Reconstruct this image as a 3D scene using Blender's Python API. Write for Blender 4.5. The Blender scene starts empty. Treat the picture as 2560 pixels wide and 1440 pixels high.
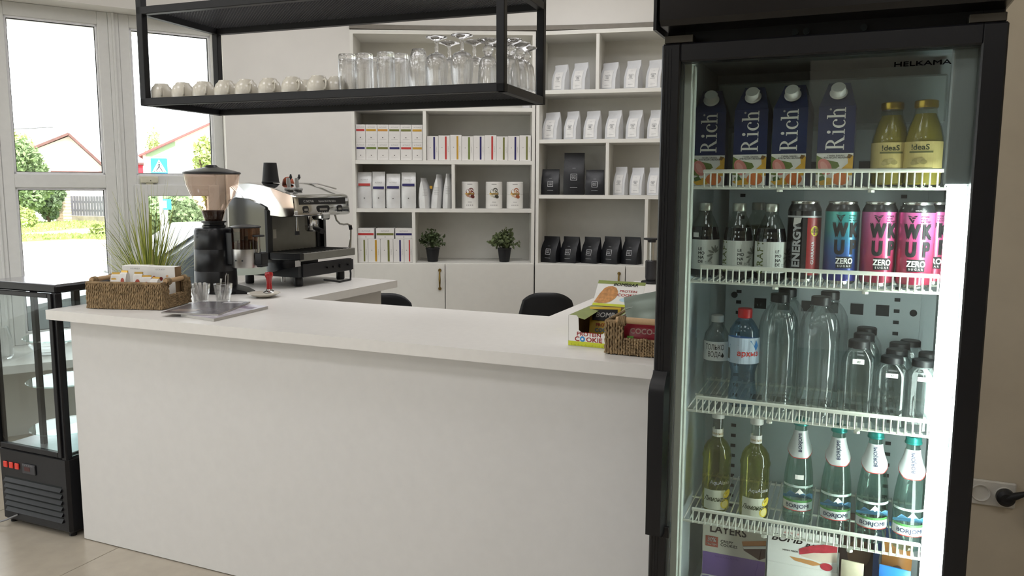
import bpy, bmesh, math, random
from mathutils import Vector, Matrix
from math import sin, cos, pi, radians, sqrt, atan2, tan
random.seed(7)
SC = bpy.context.scene
COL = SC.collection
# ------------------------------------------------------------------ camera, sky, exposure
FPX = 1980.0
YAW, PITCH, ROLL, CAMH = radians(23.2), radians(7.1), radians(0.25), 1.45
_fw = Vector((-sin(YAW)*cos(PITCH), cos(YAW)*cos(PITCH), -sin(PITCH)))
_r0 = Vector((cos(YAW), sin(YAW), 0)); _u0 = _r0.cross(_fw)
_rt = _r0*cos(ROLL) + _u0*sin(ROLL); _up = -_r0*sin(ROLL) + _u0*cos(ROLL)
CAM = Vector((0, 0, CAMH))
cd = bpy.data.cameras.new('camera'); cam = bpy.data.objects.new('camera', cd); COL.objects.link(cam)
cd.sensor_width = 36; cd.lens = 36*FPX/2560; cd.clip_start = .05; cd.clip_end = 500
M = Matrix((_rt, _up, -_fw)).transposed().to_4x4(); M.translation = CAM
cam.matrix_world = M
SC.camera = cam
wd = bpy.data.worlds.new('sky'); SC.world = wd; wd.use_nodes = True
bg = wd.node_tree.nodes['Background']
bg.inputs[0].default_value = (0.93, 0.97, 1.0, 1); bg.inputs[1].default_value = 3.7
sl = bpy.data.lights.new('sun', 'SUN'); sl.energy = 8.0; sl.angle = radians(3); sl.color = (1, .95, .87)
sun = bpy.data.objects.new('sun', sl); COL.objects.link(sun)
sun.rotation_euler = Vector((-.62, .35, -.70)).to_track_quat('-Z', 'Y').to_euler()
SC.view_settings.view_transform = 'Standard'
SC.view_settings.look = 'None'
SC.view_settings.gamma = 1
SC.view_settings.use_curve_mapping = False
SC.view_settings.exposure = 0.2
cy = SC.cycles
cy.use_denoising = True
cy.max_bounces = 9; cy.diffuse_bounces = 3; cy.glossy_bounces = 3; cy.transmission_bounces = 10
cy.use_adaptive_sampling = True; cy.adaptive_threshold = .05; cy.use_light_tree = False
cy.transparent_max_bounces = 24; cy.caustics_reflective = False; cy.caustics_refractive = False
cy.sample_clamp_indirect = 4.0

def ray(px, py):
    d = _fw*FPX + _rt*(px-1280) - _up*(py-720)
    return d/d.dot(_fw)
def onz(px, py, z):
    d = ray(px, py); return CAM + d*((z-CAMH)/d.z)
def ony(px, py, y):
    d = ray(px, py); return CAM + d*(y/d.y)
def onpl(px, py, p, n):
    d = ray(px, py); return CAM + d*((Vector(p)-CAM).dot(n)/d.dot(n))
def dirv(a): return Vector((cos(radians(a)), sin(radians(a)), 0))

# ------------------------------------------------------------------ colour and material helpers
def lin(c):
    if isinstance(c, str):
        c = [int(c[i:i+2], 16)/255 for i in (0, 2, 4)]
    return tuple(x/12.92 if x <= .04045 else ((x+.055)/1.055)**2.4 for x in c)
MATS = {}
def mat(name, col=None, rough=.5, metal=0., spec=.5, var=.06, scale=30., bump=0., trans=0., ior=1.45, emit=None, es=0., coat=0., aniso=None):
    if name in MATS: return MATS[name]
    m = bpy.data.materials.new(name); m.use_nodes = True; MATS[name] = m
    nt = m.node_tree; b = nt.nodes['Principled BSDF']
    c = lin(col)
    b.inputs['Roughness'].default_value = rough; b.inputs['Metallic'].default_value = metal
    b.inputs['Specular IOR Level'].default_value = spec
    b.inputs['IOR'].default_value = ior; b.inputs['Transmission Weight'].default_value = trans
    if coat: b.inputs['Coat Weight'].default_value = coat; b.inputs['Coat Roughness'].default_value = .05
    if emit:
        b.inputs['Emission Color'].default_value = (*lin(emit), 1); b.inputs['Emission Strength'].default_value = es
    tc = nt.nodes.new('ShaderNodeTexCoord'); nz = nt.nodes.new('ShaderNodeTexNoise')
    nz.inputs['Scale'].default_value = scale; nz.inputs['Detail'].default_value = 4
    nt.links.new(tc.outputs['Object'], nz.inputs['Vector'])
    if aniso:
        mp = nt.nodes.new('ShaderNodeMapping'); mp.inputs['Scale'].default_value = aniso
        nt.links.new(tc.outputs['Object'], mp.inputs['Vector']); nt.links.new(mp.outputs['Vector'], nz.inputs['Vector'])
    rp = nt.nodes.new('ShaderNodeValToRGB')
    rp.color_ramp.elements[0].position = .3; rp.color_ramp.elements[1].position = .7
    rp.color_ramp.elements[0].color = (*[x*(1-var) for x in c], 1)
    rp.color_ramp.elements[1].color = (*[min(1, x*(1+var)) for x in c], 1)
    nt.links.new(nz.outputs['Fac'], rp.inputs['Fac']); nt.links.new(rp.outputs['Color'], b.inputs['Base Color'])
    if bump:
        bp = nt.nodes.new('ShaderNodeBump'); bp.inputs['Strength'].default_value = bump; bp.inputs['Distance'].default_value = .01
        nt.links.new(nz.outputs['Fac'], bp.inputs['Height']); nt.links.new(bp.outputs['Normal'], b.inputs['Normal'])
    return m
def thin_glass(name, tint=(1, 1, 1), ior=1.5, extra=0., rough=0.):
    """A flat pane: lets light straight through, reflects by Fresnel."""
    if name in MATS: return MATS[name]
    m = bpy.data.materials.new(name); m.use_nodes = True; MATS[name] = m
    nt = m.node_tree; nt.nodes.clear()
    o = nt.nodes.new('ShaderNodeOutputMaterial'); mx = nt.nodes.new('ShaderNodeMixShader')
    t = nt.nodes.new('ShaderNodeBsdfTransparent'); g = nt.nodes.new('ShaderNodeBsdfGlossy')
    f0 = ((ior-1)/(ior+1))**2
    lw = nt.nodes.new('ShaderNodeLayerWeight'); lw.inputs['Blend'].default_value = .5
    pw = nt.nodes.new('ShaderNodeMath'); pw.operation = 'POWER'; pw.inputs[1].default_value = 5
    fr = nt.nodes.new('ShaderNodeMath'); fr.operation = 'MULTIPLY_ADD'; fr.inputs[1].default_value = 1-f0; fr.inputs[2].default_value = f0
    nt.links.new(lw.outputs['Facing'], pw.inputs[0]); nt.links.new(pw.outputs[0], fr.inputs[0])
    nz = nt.nodes.new('ShaderNodeTexNoise'); nz.inputs['Scale'].default_value = 2.0
    mr = nt.nodes.new('ShaderNodeMapRange'); mr.inputs['To Min'].default_value = .97; mr.inputs['To Max'].default_value = 1.0
    hs = nt.nodes.new('ShaderNodeVectorMath'); hs.operation = 'SCALE'; hs.inputs[0].default_value = tint
    nt.links.new(nz.outputs['Fac'], mr.inputs['Value']); nt.links.new(mr.outputs['Result'], hs.inputs['Scale'])
    nt.links.new(hs.outputs[0], t.inputs['Color'])
    g.inputs['Roughness'].default_value = rough
    ad = nt.nodes.new('ShaderNodeMath'); ad.inputs[1].default_value = extra
    nt.links.new(fr.outputs[0], ad.inputs[0])
    nt.links.new(ad.outputs[0], mx.inputs[0]); nt.links.new(t.outputs[0], mx.inputs[1]); nt.links.new(g.outputs[0], mx.inputs[2])
    nt.links.new(mx.outputs[0], o.inputs['Surface'])
    return m
def glass(name, col='ffffff', rough=0., ior=1.45, var=.02):
    """Solid refracting glass, plastic or liquid."""
    if name in MATS: return MATS[name]
    m = bpy.data.materials.new(name); m.use_nodes = True; MATS[name] = m
    nt = m.node_tree; nt.nodes.clear(); c = lin(col)
    o = nt.nodes.new('ShaderNodeOutputMaterial'); g = nt.nodes.new('ShaderNodeBsdfGlass')
    g.inputs['IOR'].default_value = ior; g.inputs['Roughness'].default_value = rough
    nz = nt.nodes.new('ShaderNodeTexNoise'); nz.inputs['Scale'].default_value = 8
    rp = nt.nodes.new('ShaderNodeValToRGB')
    rp.color_ramp.elements[0].color = (*[x*(1-var) for x in c], 1); rp.color_ramp.elements[1].color = (*c, 1)
    nt.links.new(nz.outputs['Fac'], rp.inputs['Fac']); nt.links.new(rp.outputs['Color'], g.inputs['Color'])
    nt.links.new(g.outputs[0], o.inputs['Surface'])
    return m
def clear(name, col='ffffff', ior=1.3, mix=.2, rough=0., extra=.0):
    """Clear plastic or thin glass: most light goes straight on, some is mirrored by Fresnel, some is bent."""
    if name in MATS: return MATS[name]
    m = thin_glass(name, lin(col), 1.5, extra, rough); nt = m.node_tree
    o = next(n for n in nt.nodes if n.type == 'OUTPUT_MATERIAL'); src = o.inputs['Surface'].links[0].from_socket
    g = nt.nodes.new('ShaderNodeBsdfGlass'); g.inputs['IOR'].default_value = ior; g.inputs['Roughness'].default_value = rough; g.inputs['Color'].default_value = (*lin(col), 1)
    mx = nt.nodes.new('ShaderNodeMixShader'); mx.inputs[0].default_value = mix
    nt.links.new(src, mx.inputs[1]); nt.links.new(g.outputs[0], mx.inputs[2]); nt.links.new(mx.outputs[0], o.inputs['Surface'])
    return m
def ramp_mat(name, stops, axis=2, lo=0., hi=1., rough=.4, metal=0., coat=0.):
    """Printed colour that runs along one object axis (a can's printed fade)."""
    if name in MATS: return MATS[name]
    m = bpy.data.materials.new(name); m.use_nodes = True; MATS[name] = m
    nt = m.node_tree; b = nt.nodes['Principled BSDF']
    b.inputs['Roughness'].default_value = rough; b.inputs['Metallic'].default_value = metal; b.inputs['Coat Weight'].default_value = coat
    tc = nt.nodes.new('ShaderNodeTexCoord'); sp = nt.nodes.new('ShaderNodeSeparateXYZ'); mr = nt.nodes.new('ShaderNodeMapRange')
    mr.inputs['From Min'].default_value = lo; mr.inputs['From Max'].default_value = hi
    rp = nt.nodes.new('ShaderNodeValToRGB'); e = rp.color_ramp.elements
    while len(e) < len(stops): e.new(.5)
    for i, (p, c) in enumerate(stops): e[i].position = p; e[i].color = (*lin(c), 1)
    nt.links.new(tc.outputs['Object'], sp.inputs[0]); nt.links.new(sp.outputs[axis], mr.inputs['Value'])
    nt.links.new(mr.outputs[0], rp.inputs['Fac']); nt.links.new(rp.outputs['Color'], b.inputs['Base Color'])
    return m

# ------------------------------------------------------------------ mesh helpers
class MB:
    def __init__(s): s.v = []; s.f = []
    def add(s, vs, fs):
        n = len(s.v); s.v += [tuple(p) for p in vs]; s.f += [tuple(i+n for i in f) for f in fs]; return s
    def box(s, x0, x1, y0, y1, z0, z1, b=0.):
        if b <= 0:
            vs = [(x, y, z) for x in (x0, x1) for y in (y0, y1) for z in (z0, z1)]
            return s.add(vs, [(0, 1, 3, 2), (4, 6, 7, 5), (0, 4, 5, 1), (2, 3, 7, 6), (0, 2, 6, 4), (1, 5, 7, 3)])
        X, Y, Z = (x0, x1), (y0, y1), (z0, z1); vs = []; ix = {}
        for i in (0, 1):
            for j in (0, 1):
                for k in (0, 1):
                    sx, sy, sz = (b, -b)[i], (b, -b)[j], (b, -b)[k]
                    for a, p in enumerate(((X[i], Y[j]+sy, Z[k]+sz), (X[i]+sx, Y[j], Z[k]+sz), (X[i]+sx, Y[j]+sy, Z[k]))):
                        ix[i, j, k, a] = len(vs); vs.append(p)
        fs = []
        for i in (0, 1):
            q = [ix[i, 0, 0, 0], ix[i, 0, 1, 0], ix[i, 1, 1, 0], ix[i, 1, 0, 0]]; fs.append(q if i == 0 else q[::-1])
            q = [ix[0, i, 0, 1], ix[1, i, 0, 1], ix[1, i, 1, 1], ix[0, i, 1, 1]]; fs.append(q if i == 0 else q[::-1])
            q = [ix[0, 0, i, 2], ix[0, 1, i, 2], ix[1, 1, i, 2], ix[1, 0, i, 2]]; fs.append(q if i == 0 else q[::-1])
        for i in (0, 1):
            for j in (0, 1):
                fs.append((ix[i, j, 0, 0], ix[i, j, 1, 0], ix[i, j, 1, 1], ix[i, j, 0, 1]))
                fs.append((ix[i, 0, j, 0], ix[i, 1, j, 0], ix[i, 1, j, 2], ix[i, 0, j, 2]))
                fs.append((ix[0, i, j, 1], ix[1, i, j, 1], ix[1, i, j, 2], ix[0, i, j, 2]))
                for k in (0, 1): fs.append((ix[i, j, k, 0], ix[i, j, k, 1], ix[i, j, k, 2]))
        return s.add(vs, fs)
    def prism(s, pts, a0, a1, axis='z'):
        n = len(pts)
        def P(p, a): return {'z': (p[0], p[1], a), 'y': (p[0], a, p[1]), 'x': (a, p[0], p[1])}[axis]
        vs = [P(p, a0) for p in pts] + [P(p, a1) for p in pts]
        return s.add(vs, [tuple(range(n))[::-1], tuple(range(n, 2*n))] + [(i, (i+1) % n, n+(i+1) % n, n+i) for i in range(n)])
    def lathe(s, prof, n=24, c=(0, 0, 0), a0=0., a1=2*pi, sq=1.):
        full = abs(a1-a0) > 6.28; m = n if full else n+1; rings = []; vs = []
        for r, z in prof:
            if abs(r) < 1e-7: rings.append([len(vs)]*m); vs.append((c[0], c[1], c[2]+z))
            else:
                rings.append(list(range(len(vs), len(vs)+m)))
                for i in range(m):
                    t = a0+(a1-a0)*i/n; k = r
                    if sq != 1.: k = r/((abs(cos(t))**sq+abs(sin(t))**sq)**(1/sq))
                    vs.append((c[0]+k*cos(t), c[1]+k*sin(t), c[2]+z))
        fs = []
        for a, b in zip(rings, rings[1:]):
            for i in range(n):
                j = (i+1) % m
                q = []
                for x in (a[i], a[j], b[j], b[i]):
                    if x not in q: q.append(x)
                if len(q) > 2: fs.append(tuple(q))
        return s.add(vs, fs)
    def tube(s, pts, r, n=8, closed=False):
        P = [Vector(p) for p in pts]; m = len(P); rings = []
        rs = r if isinstance(r, (list, tuple)) else [r]*m
        up = None
        for i in range(m):
            if closed: t = P[(i+1) % m]-P[i-1]
            else: t = P[min(i+1, m-1)]-P[max(i-1, 0)]
            t.normalize()
            if up is None:
                up = Vector((0, 0, 1)) if abs(t.z) < .9 else Vector((1, 0, 0))
            a = t.cross(up)
            if a.length < 1e-6: a = t.orthogonal()
            a.normalize(); b = a.cross(t).normalized(); up = b
            rings.append([P[i]+a*(rs[i]*cos(2*pi*k/n))+b*(rs[i]*sin(2*pi*k/n)) for k in range(n)])
        vs = [p for q in rings for p in q]; fs = []
        for i in range(m if closed else m-1):
            for k in range(n):
                a, b = i*n, ((i+1) % m)*n
                fs.append((a+k, a+(k+1) % n, b+(k+1) % n, b+k))
        if not closed: fs += [tuple(range(n))[::-1], tuple(range((m-1)*n, m*n))]
        return s.add(vs, fs)
    def loft(s, rings, cap=True):
        n = len(rings[0]); vs = [p for q in rings for p in q]; fs = []
        for i in range(len(rings)-1):
            for k in range(n): fs.append((i*n+k, i*n+(k+1) % n, (i+1)*n+(k+1) % n, (i+1)*n+k))
        if cap: fs += [tuple(range(n))[::-1], tuple(range((len(rings)-1)*n, len(rings)*n))]
        return s.add(vs, fs)
    def grid(s, fn, nu, nv):
        vs = [fn(i/nu, j/nv) for j in range(nv+1) for i in range(nu+1)]
        return s.add(vs, [(j*(nu+1)+i, j*(nu+1)+i+1, (j+1)*(nu+1)+i+1, (j+1)*(nu+1)+i) for j in range(nv) for i in range(nu)])
    def xf(s, m, start=0):
        s.v = s.v[:start]+[tuple(m @ Vector(p)) for p in s.v[start:]]; return s
    def mesh(s, name, m, ang=35):
        me = bpy.data.meshes.new(name); me.from_pydata(s.v, [], s.f); me.update()
        bm = bmesh.new(); bm.from_mesh(me); bmesh.ops.recalc_face_normals(bm, faces=bm.faces); bm.to_mesh(me); bm.free()
        me.polygons.foreach_set('use_smooth', [True]*len(me.polygons)); me.set_sharp_from_angle(angle=radians(ang))
        me.materials.append(m); return me
    def build(s, name, m, parent=None, loc=None, rot=None, ang=35):
        return link(name, s.mesh(name, m, ang), parent, loc, rot)
def link(name, me, parent=None, loc=None, rot=None):
    o = bpy.data.objects.new(name, me); COL.objects.link(o)
    if parent: o.parent = parent
    if loc: o.location = loc
    if rot: o.rotation_euler = rot
    return o
def tag(o, label, cat, group=None):
    o['label'] = label; o['category'] = cat
    if group: o['group'] = group
    return o
def thing(name, label, cat, loc=(0, 0, 0), rz=0., group=None, rot=None):
    o = bpy.data.objects.new(name, None); COL.objects.link(o); o.empty_display_size = .05
    o.location = loc; o.rotation_euler = rot or (0, 0, rz)
    return tag(o, label, cat, group)
def struct(o): o['kind'] = 'structure'; return o
def dup(o, parent=None, loc=None, rz=None, label=None, rot=None):
    c = o.copy(); COL.objects.link(c); c.parent = parent
    if loc is not None: c.location = loc
    if rz is not None: c.rotation_euler = (0, 0, rz)
    if rot is not None: c.rotation_euler = rot
    if label: c['label'] = label
    for ch in list(o.children): dup(ch, c)
    return c
ORD = ['first', 'second', 'third', 'fourth', 'fifth', 'sixth', 'seventh', 'eighth', 'ninth', 'tenth', 'eleventh', 'twelfth']
def bx(name, m, parent, x0, x1, y0, y1, z0, z1, b=0., **k): return MB().box(x0, x1, y0, y1, z0, z1, b).build(name, m, parent, **k)
def rrect(w, h, r, n=4, cx=0, cy_=0):
    p = []
    for sx, sy, a in ((1, 1, 0), (-1, 1, 90), (-1, -1, 180), (1, -1, 270)):
        for i in range(n+1):
            t = radians(a+90*i/n); p.append((cx+sx*(w/2-r)+r*cos(t), cy_+sy*(h/2-r)+r*sin(t)))
    return p

# ------------------------------------------------------------------ lettering: glyph outlines taken once, laid out by hand
CH = sorted(set("ABCDEFGHIJKLMNOPQRSTUVWXYZabcdefghijklmnopqrstuvwxyz0123456789%!.,-ГУАВАБАНАНАПЕЛЬСИНЯБЛОКОТЛЬКОВОДАархызЛимонадгв "))
GLY = {}
def _glyphs():
    obs = []
    def mk(t, off):
        cu = bpy.data.curves.new('g', 'FONT'); cu.body = t; cu.size = 1; cu.resolution_u = 3; cu.offset = off
        o = bpy.data.objects.new('g', cu); COL.objects.link(o); return o
    base = {}
    for w, off in ((0, 0.),):
        base[w] = mk('||', 0)
        for c in CH: obs.append((w, c, mk(c, off), mk('|'+c+'|', 0)))
    bpy.context.view_layer.update(); dg = bpy.context.evaluated_depsgraph_get()
    wid = {}
    def width(o):
        me = o.evaluated_get(dg).to_mesh(); x = [v.co.x for v in me.vertices]; r = max(x)-min(x); o.evaluated_get(dg).to_mesh_clear(); return r
    b0 = width(base[0])
    for w, c, o, o2 in obs:
        e = o.evaluated_get(dg); me = e.to_mesh()
        GLY[w, c] = ([(v.co.x, v.co.y) for v in me.vertices], [tuple(p.vertices) for p in me.polygons], width(o2)-b0)
        e.to_mesh_clear()
    for o in list(base.values())+[o for t in obs for o in t[2:]]:
        cu = o.data; bpy.data.objects.remove(o); bpy.data.curves.remove(cu)
_glyphs()
def layout(s, h, bold=0, sx=1., shear=0., gap=0., align='c', lead=1.25):
    """Letter outlines as flat polygons; h is the capital height."""
    k = h/.73; vs = []; fs = []; y = 0
    for ln in s.split('\n'):
        W = sum(GLY[0, c][2]*k*sx+gap for c in ln)-gap
        x = {'c': -W/2, 'l': 0, 'r': -W}[align]
        e = .017*k*bold
        for c in ln:
            gv, gf, ad = GLY[0, c]
            for ox, oy in ((0, 0),) if not bold else ((0, 0), (e, e), (-e, e), (e, -e), (-e, -e)):
                n = len(vs); vs += [(x+a*k*sx+shear*b*k+ox, y+b*k+oy) for a, b in gv]; fs += [tuple(i+n for i in f) for f in gf]
            x += ad*k*sx+gap
        y -= h*lead
    return vs, fs
def put(vs, fs, name, m, parent, fn):
    mb = MB(); mb.add([fn(a, b) for a, b in vs], fs)
    me = bpy.data.meshes.new(name); me.from_pydata(mb.v, [], mb.f); me.update(); me.materials.append(m)
    return link(name, me, parent)
def flat(o, U, V, eps=.0006):
    O, U, V = Vector(o), Vector(U).normalized(), Vector(V).normalized(); N = U.cross(V)*eps
    return lambda a, b: tuple(O+U*a+V*b+N)
def front(x, y, z, eps=.0006): return flat((x, y, z), (1, 0, 0), (0, 0, 1), eps)     # faces -Y
def round_(R, z0, ang=0., c=(0, 0), eps=.0006, vert=False):
    """Wrap round a Z cylinder; ang 0 faces -Y, positive turns towards +X; R may be a function of z."""
    def fn(a, b):
        if vert: a, b = -b, a
        z = z0+b; r = (R(z) if callable(R) else R)+eps; t = ang+a/r
        return (c[0]+r*sin(t), c[1]-r*cos(t), z)
    return fn
def text(s, h, m, parent, fn, name='lettering', **k):
    v, f = layout(s, h, **k); return put(v, f, name, m, parent, fn)
def shape(pts, name, m, parent, fn, sub=0):
    """A printed patch: a flat outline laid on a surface."""
    return put(pts, [tuple(range(len(pts)))], name, m, parent, fn)
def patch(u0, u1, v0, v1, name, m, parent, fn, nu=1):
    vs = [(u0+(u1-u0)*i/nu, v) for v in (v0, v1) for i in range(nu+1)]
    return put(vs, [(i, i+1, nu+2+i, nu+1+i) for i in range(nu)], name, m, parent, fn)
def ell(cx, cy_, a, b, n=20, rot=0.):
    return [(cx+a*cos(t)*cos(rot)-b*sin(t)*sin(rot), cy_+a*cos(t)*sin(rot)+b*sin(t)*cos(rot)) for t in [2*pi*i/n for i in range(n)]]
# ================================================================== THE ROOM
WHITE = mat('white_wall_paint', 'E9E6E1', .75, var=.02, scale=6)
CEILM = mat('ceiling_paint', 'EDEBE7', .8, var=.02, scale=5)
PVC = mat('white_pvc', 'E4E4E2', .35, var=.02)
BEIGE = mat('beige_wall_paint', 'CFC3AD', .8, var=.04, scale=9, bump=.05)
TILE = mat('porcelain_tile', 'B8AE9E', .22, var=.05, scale=14, spec=.5)
GROUT = mat('grout', '8C8478', .9)
PANE = thin_glass('window_glass', (.97, .985, .98))
P0 = Vector((-3.218, 4.678, 0)); P1 = Vector((-2.063, 5.216, 0)); P2 = P1 + dirv(10.5)*1.32
PL = Vector((-3.837, 4.14, 0))
HC = 3.05
def along(A, B, name, m, z0, z1, t0, t1, parent=None):
    """A slab following A->B on plan, between t0 and t1 to its left."""
    d = (B-A); L = d.length; o = MB().box(0, L, t0, t1, z0, z1).build(name, m, parent, (A.x, A.y, 0), (0, 0, atan2(d.y, d.x)))
    return o
# floor: tiles over a grout bed
fl = struct(bx('floor', GROUT, None, -7.6, 3.2, -4.8, 6.0, -.12, -.004))
fl.location = (0, 0, 0)
tm = MB().box(0.0015, .7985, .0015, .7985, -.01, 0, .0012).mesh('floor_tile', TILE)
for i in range(-7, 8):
    for j in range(-7, 8):
        x, y = -2.67+.8*i, 1.62+.8*j
        if -7.6 < x and x+.8 < 3.3 and y > -4.9 and y+.8 < 6.1: link('floor_tile', tm, fl, (x, y, 0))
struct(MB().box(-7.9, 3.4, -4.9, 6.4, HC, HC+.2).build('ceiling', CEILM))
WD = dirv(57); WN = Vector((-WD.y, WD.x, 0))
WE = PL - WD*6.2
struct(along(PL, P0, 'wall_back_left', WHITE, 0, HC, 0, .25))
struct(along(WE, PL+WD*.02, 'wall_left_lintel', WHITE, 2.535, HC, 0, .32))
struct(along(WE, PL, 'wall_left_parapet', WHITE, 0, .44, -.1, .32))
struct(along(WE, PL-WD*.02, 'trim_1', PVC, .44, .485, -.45, .30))['label'] = 'deep white window sill'
jb = MB().prism([(.03, .27), (.03, .17), (0, 0), (.2, 0), (.2, .27)], .44, 2.54)
struct(jb.build('wall_left_jamb', WHITE, None, PL, (0, 0, radians(57))))
# the wall behind and above the shelving
def circ(a, b, c):
    ax, ay, bx_, by, cx, cy_ = a.x, a.y, b.x, b.y, c.x, c.y
    d = 2*(ax*(by-cy_)+bx_*(cy_-ay)+cx*(ay-by))
    ux = ((ax*ax+ay*ay)*(by-cy_)+(bx_*bx_+by*by)*(cy_-ay)+(cx*cx+cy_*cy_)*(ay-by))/d
    uy = ((ax*ax+ay*ay)*(cx-bx_)+(bx_*bx_+by*by)*(ax-cx)+(cx*cx+cy_*cy_)*(bx_-ax))/d
    return Vector((ux, uy, 0))
CC = circ(P0, P1, P2); CR = (P0-CC).length
A0_ = atan2(P0.y-CC.y, P0.x-CC.x); A2_ = atan2(P2.y-CC.y, P2.x-CC.x)
def curved(name, m, z0, z1, r0, r1, e0=0., e1=0.):
    n = 28; A0, A2 = A0_+e0, A2_-e1; pts = [(CC.x+(CR+r0)*cos(A0+(A2-A0)*i/n), CC.y+(CR+r0)*sin(A0+(A2-A0)*i/n)) for i in range(n+1)]
    pts += [(CC.x+(CR+r1)*cos(A2+(A0-A2)*i/n), CC.y+(CR+r1)*sin(A2+(A0-A2)*i/n)) for i in range(n+1)]
    mb = MB(); N = len(pts); vs = [(*p, z0) for p in pts]+[(*p, z1) for p in pts]
    fs = [(i, (i+1) % N, N+(i+1) % N, N+i) for i in range(N)]
    for i in range(n): fs += [(i, i+1, N-2-i, N-1-i), (N+i, N+i+1, 2*N-2-i, 2*N-1-i)]
    return mb.add(vs, fs).build(name, m)
struct(curved('wall_back', WHITE, 0, HC, .40, .6, .06, .22))
struct(curved('wall_back_bulkhead', WHITE, 2.565, HC, 0.0, .36))
struct(curved('shadow_gap_strip', mat('grey_shadow_strip', '8A847C', .7), 2.532, 2.562, -.012, .34))['label'] = 'grey strip standing in for the shadow gap above the shelving'  # shade of the gap under the bulkhead, put in as a grey strip
struct(MB().box(-.1, .05, 2.75, 5.8, 0, HC).build('wall_back_return', BEIGE))
struct(MB().box(-.1, 3.0, 2.75, 2.95, 0, HC).build('wall_right_front', BEIGE))
struct(MB().box(3.0, 3.2, -4.7, 2.95, 0, HC).build('wall_right', BEIGE))
struct(MB().box(-3.2, 3.2, -4.8, -4.6, 0, HC).build('wall_rear', mat('taupe_wall', '6F675D', .8, var=.04)))
struct(MB().box(-.42, .72, -4.6, -4.5, 0, 2.6).build('reflection_panel', mat('white_panel_paint', 'E6E3DD', .5, var=.02)))  # unseen white slab, added as the pale area reflected in the fridge glass
struct(MB().box(-7.6, -3.2, -4.8, -4.6, 0, .5).build('wall_rear_parapet', WHITE))
struct(MB().box(-7.6, -3.2, -4.8, -4.6, 2.5, HC).build('wall_rear_lintel', WHITE))
struct(MB().box(-7.6, -7.4, -4.8, -1.0, 0, .5).build('wall_side_parapet', WHITE))
struct(MB().box(-7.6, -7.4, -4.8, -1.0, 2.5, HC).build('wall_side_lintel', WHITE))
# unseen square LED panels, added under the ceiling for light from above
lamp_f = MB().box(-.31, .31, -.31, .31, -.02, 0, .003).mesh('frame', PVC)
lamp_d = MB().add([(-.29, -.29, -.022), (-.29, .29, -.022), (.29, .29, -.022), (.29, -.29, -.022)], [(0, 1, 2, 3)]).mesh('diffuser', mat('fill_lamp_led', 'FFFFFF', .5, emit='FBFAFC', es=6.6))
for x, y in [(-4.6, 0), (-3.0, 0), (-1.4, 0), (.3, 0), (-4.4, 1.55), (-2.9, 1.55), (-1.4, 1.55), (-5.2, -1.7), (-3.4, -1.7), (-1.5, -1.7), (-2.8, 3.5), (-1.9, 3.5), (-1.0, 3.5), (.3, -1.7), (1.6, 0), (-1.5, 4.4)]:
    t = thing('ceiling_fill_lamp', 'unseen square LED ceiling panel added to light the cafe', 'lamp', (x, y, HC), 0, 'added LED fill panels in the ceiling')
    link('frame', lamp_f, t); link('diffuser', lamp_d, t)
# windows
def window(n, O, rz, s0, s1, z0=.485, z1=2.535, sash=False):
    w = struct(bpy.data.objects.new('window_%d' % n, None)); COL.objects.link(w); w.location = O; w.rotation_euler = (0, 0, rz)
    f = MB(); g = .062; zt0, zt1 = 1.447, 1.53
    f.box(s0, s0+g, 0, .075, z0, z1, .004).box(s1-g, s1, 0, .075, z0, z1, .004)
    f.box(s0+g-.002, s1-g+.002, 0, .075, z1-.08, z1, .004).box(s0+g-.002, s1-g+.002, 0, .075, zt0, zt1, .004).box(s0+g-.002, s1-g+.002, 0, .075, z0, z0+.07, .004)
    f.build('window_frame', PVC, w)
    for a, b in ((zt1, z1-.08), (z0+.07, zt0)):
        bd = MB(); t = .012
        bd.box(s0+g, s0+g+t, .012, .05, a, b).box(s1-g-t, s1-g, .012, .05, a, b).box(s0+g, s1-g, .012, .05, b-t, b).box(s0+g, s1-g, .012, .05, a, a+t)
        bd.build('glazing_bead', mat('pale_bead', 'EFEFF2', .4), w)
        gk = MB(); t2 = .0155
        gk.box(s0+g+t, s0+g+t2, .028, .046, a+t, b-t).box(s1-g-t2, s1-g-t, .028, .046, a+t, b-t).box(s0+g+t, s1-g-t, .028, .046, b-t2, b-t).box(s0+g+t, s1-g-t, .028, .046, a+t, a+t2)
        gk.build('gasket', mat('black_rubber', '26262A', .7), w)
        MB().add([(s0+g, .037, a), (s1-g, .037, a), (s1-g, .037, b), (s0+g, .037, b)], [(0, 1, 2, 3)]).build('pane', PANE, w)
    if sash:
        sm = MB(); a, b = s0+.045, s1-.045; z = zt0+.024; k = .075
        sm.box(a, a+k, -.022, .03, z0+.01, z, .004).box(b-k, b, -.022, .03, z0+.01, z, .004).box(a+k-.002, b-k+.002, -.022, .03, z-k, z, .004).box(a+k-.002, b-k+.002, -.022, .03, z0+.01, z0+.01+k, .004)
        sm.build('sash', PVC, w)
    return w
PW = PL + WN*.18
for k in range(9):
    s1 = .03-.673*k
    w = window(k+1, PW, radians(57), s1-.615, s1, sash=(k % 2 == 0))
    if k: 
        pass
    mu = MB().box(s1-.673, s1-.615, -.004, .085, .485, 2.535, .003)
    mu.box(s1-.652, s1-.638, -.012, .0, .485, 2.535, .003)
    mu.build('mullion', PVC, w)
for k in range(4): window(10+k, Vector((-7.45, -1.15, 0)), radians(-90), .05+.85*k, .85+.85*k)
for k in range(5): window(14+k, Vector((-7.4, -4.75, 0)), 0, .02+.88*k, .86+.88*k)
ws = thing('window_sensor', 'small cream alarm sensor stuck on the window transom', 'sensor', PW, radians(57))
MB().box(-.505, -.40, -.026, .0, 1.482, 1.523, .004).build('casing', mat('cream_plastic', 'DCD8C4', .5), ws)
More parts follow.
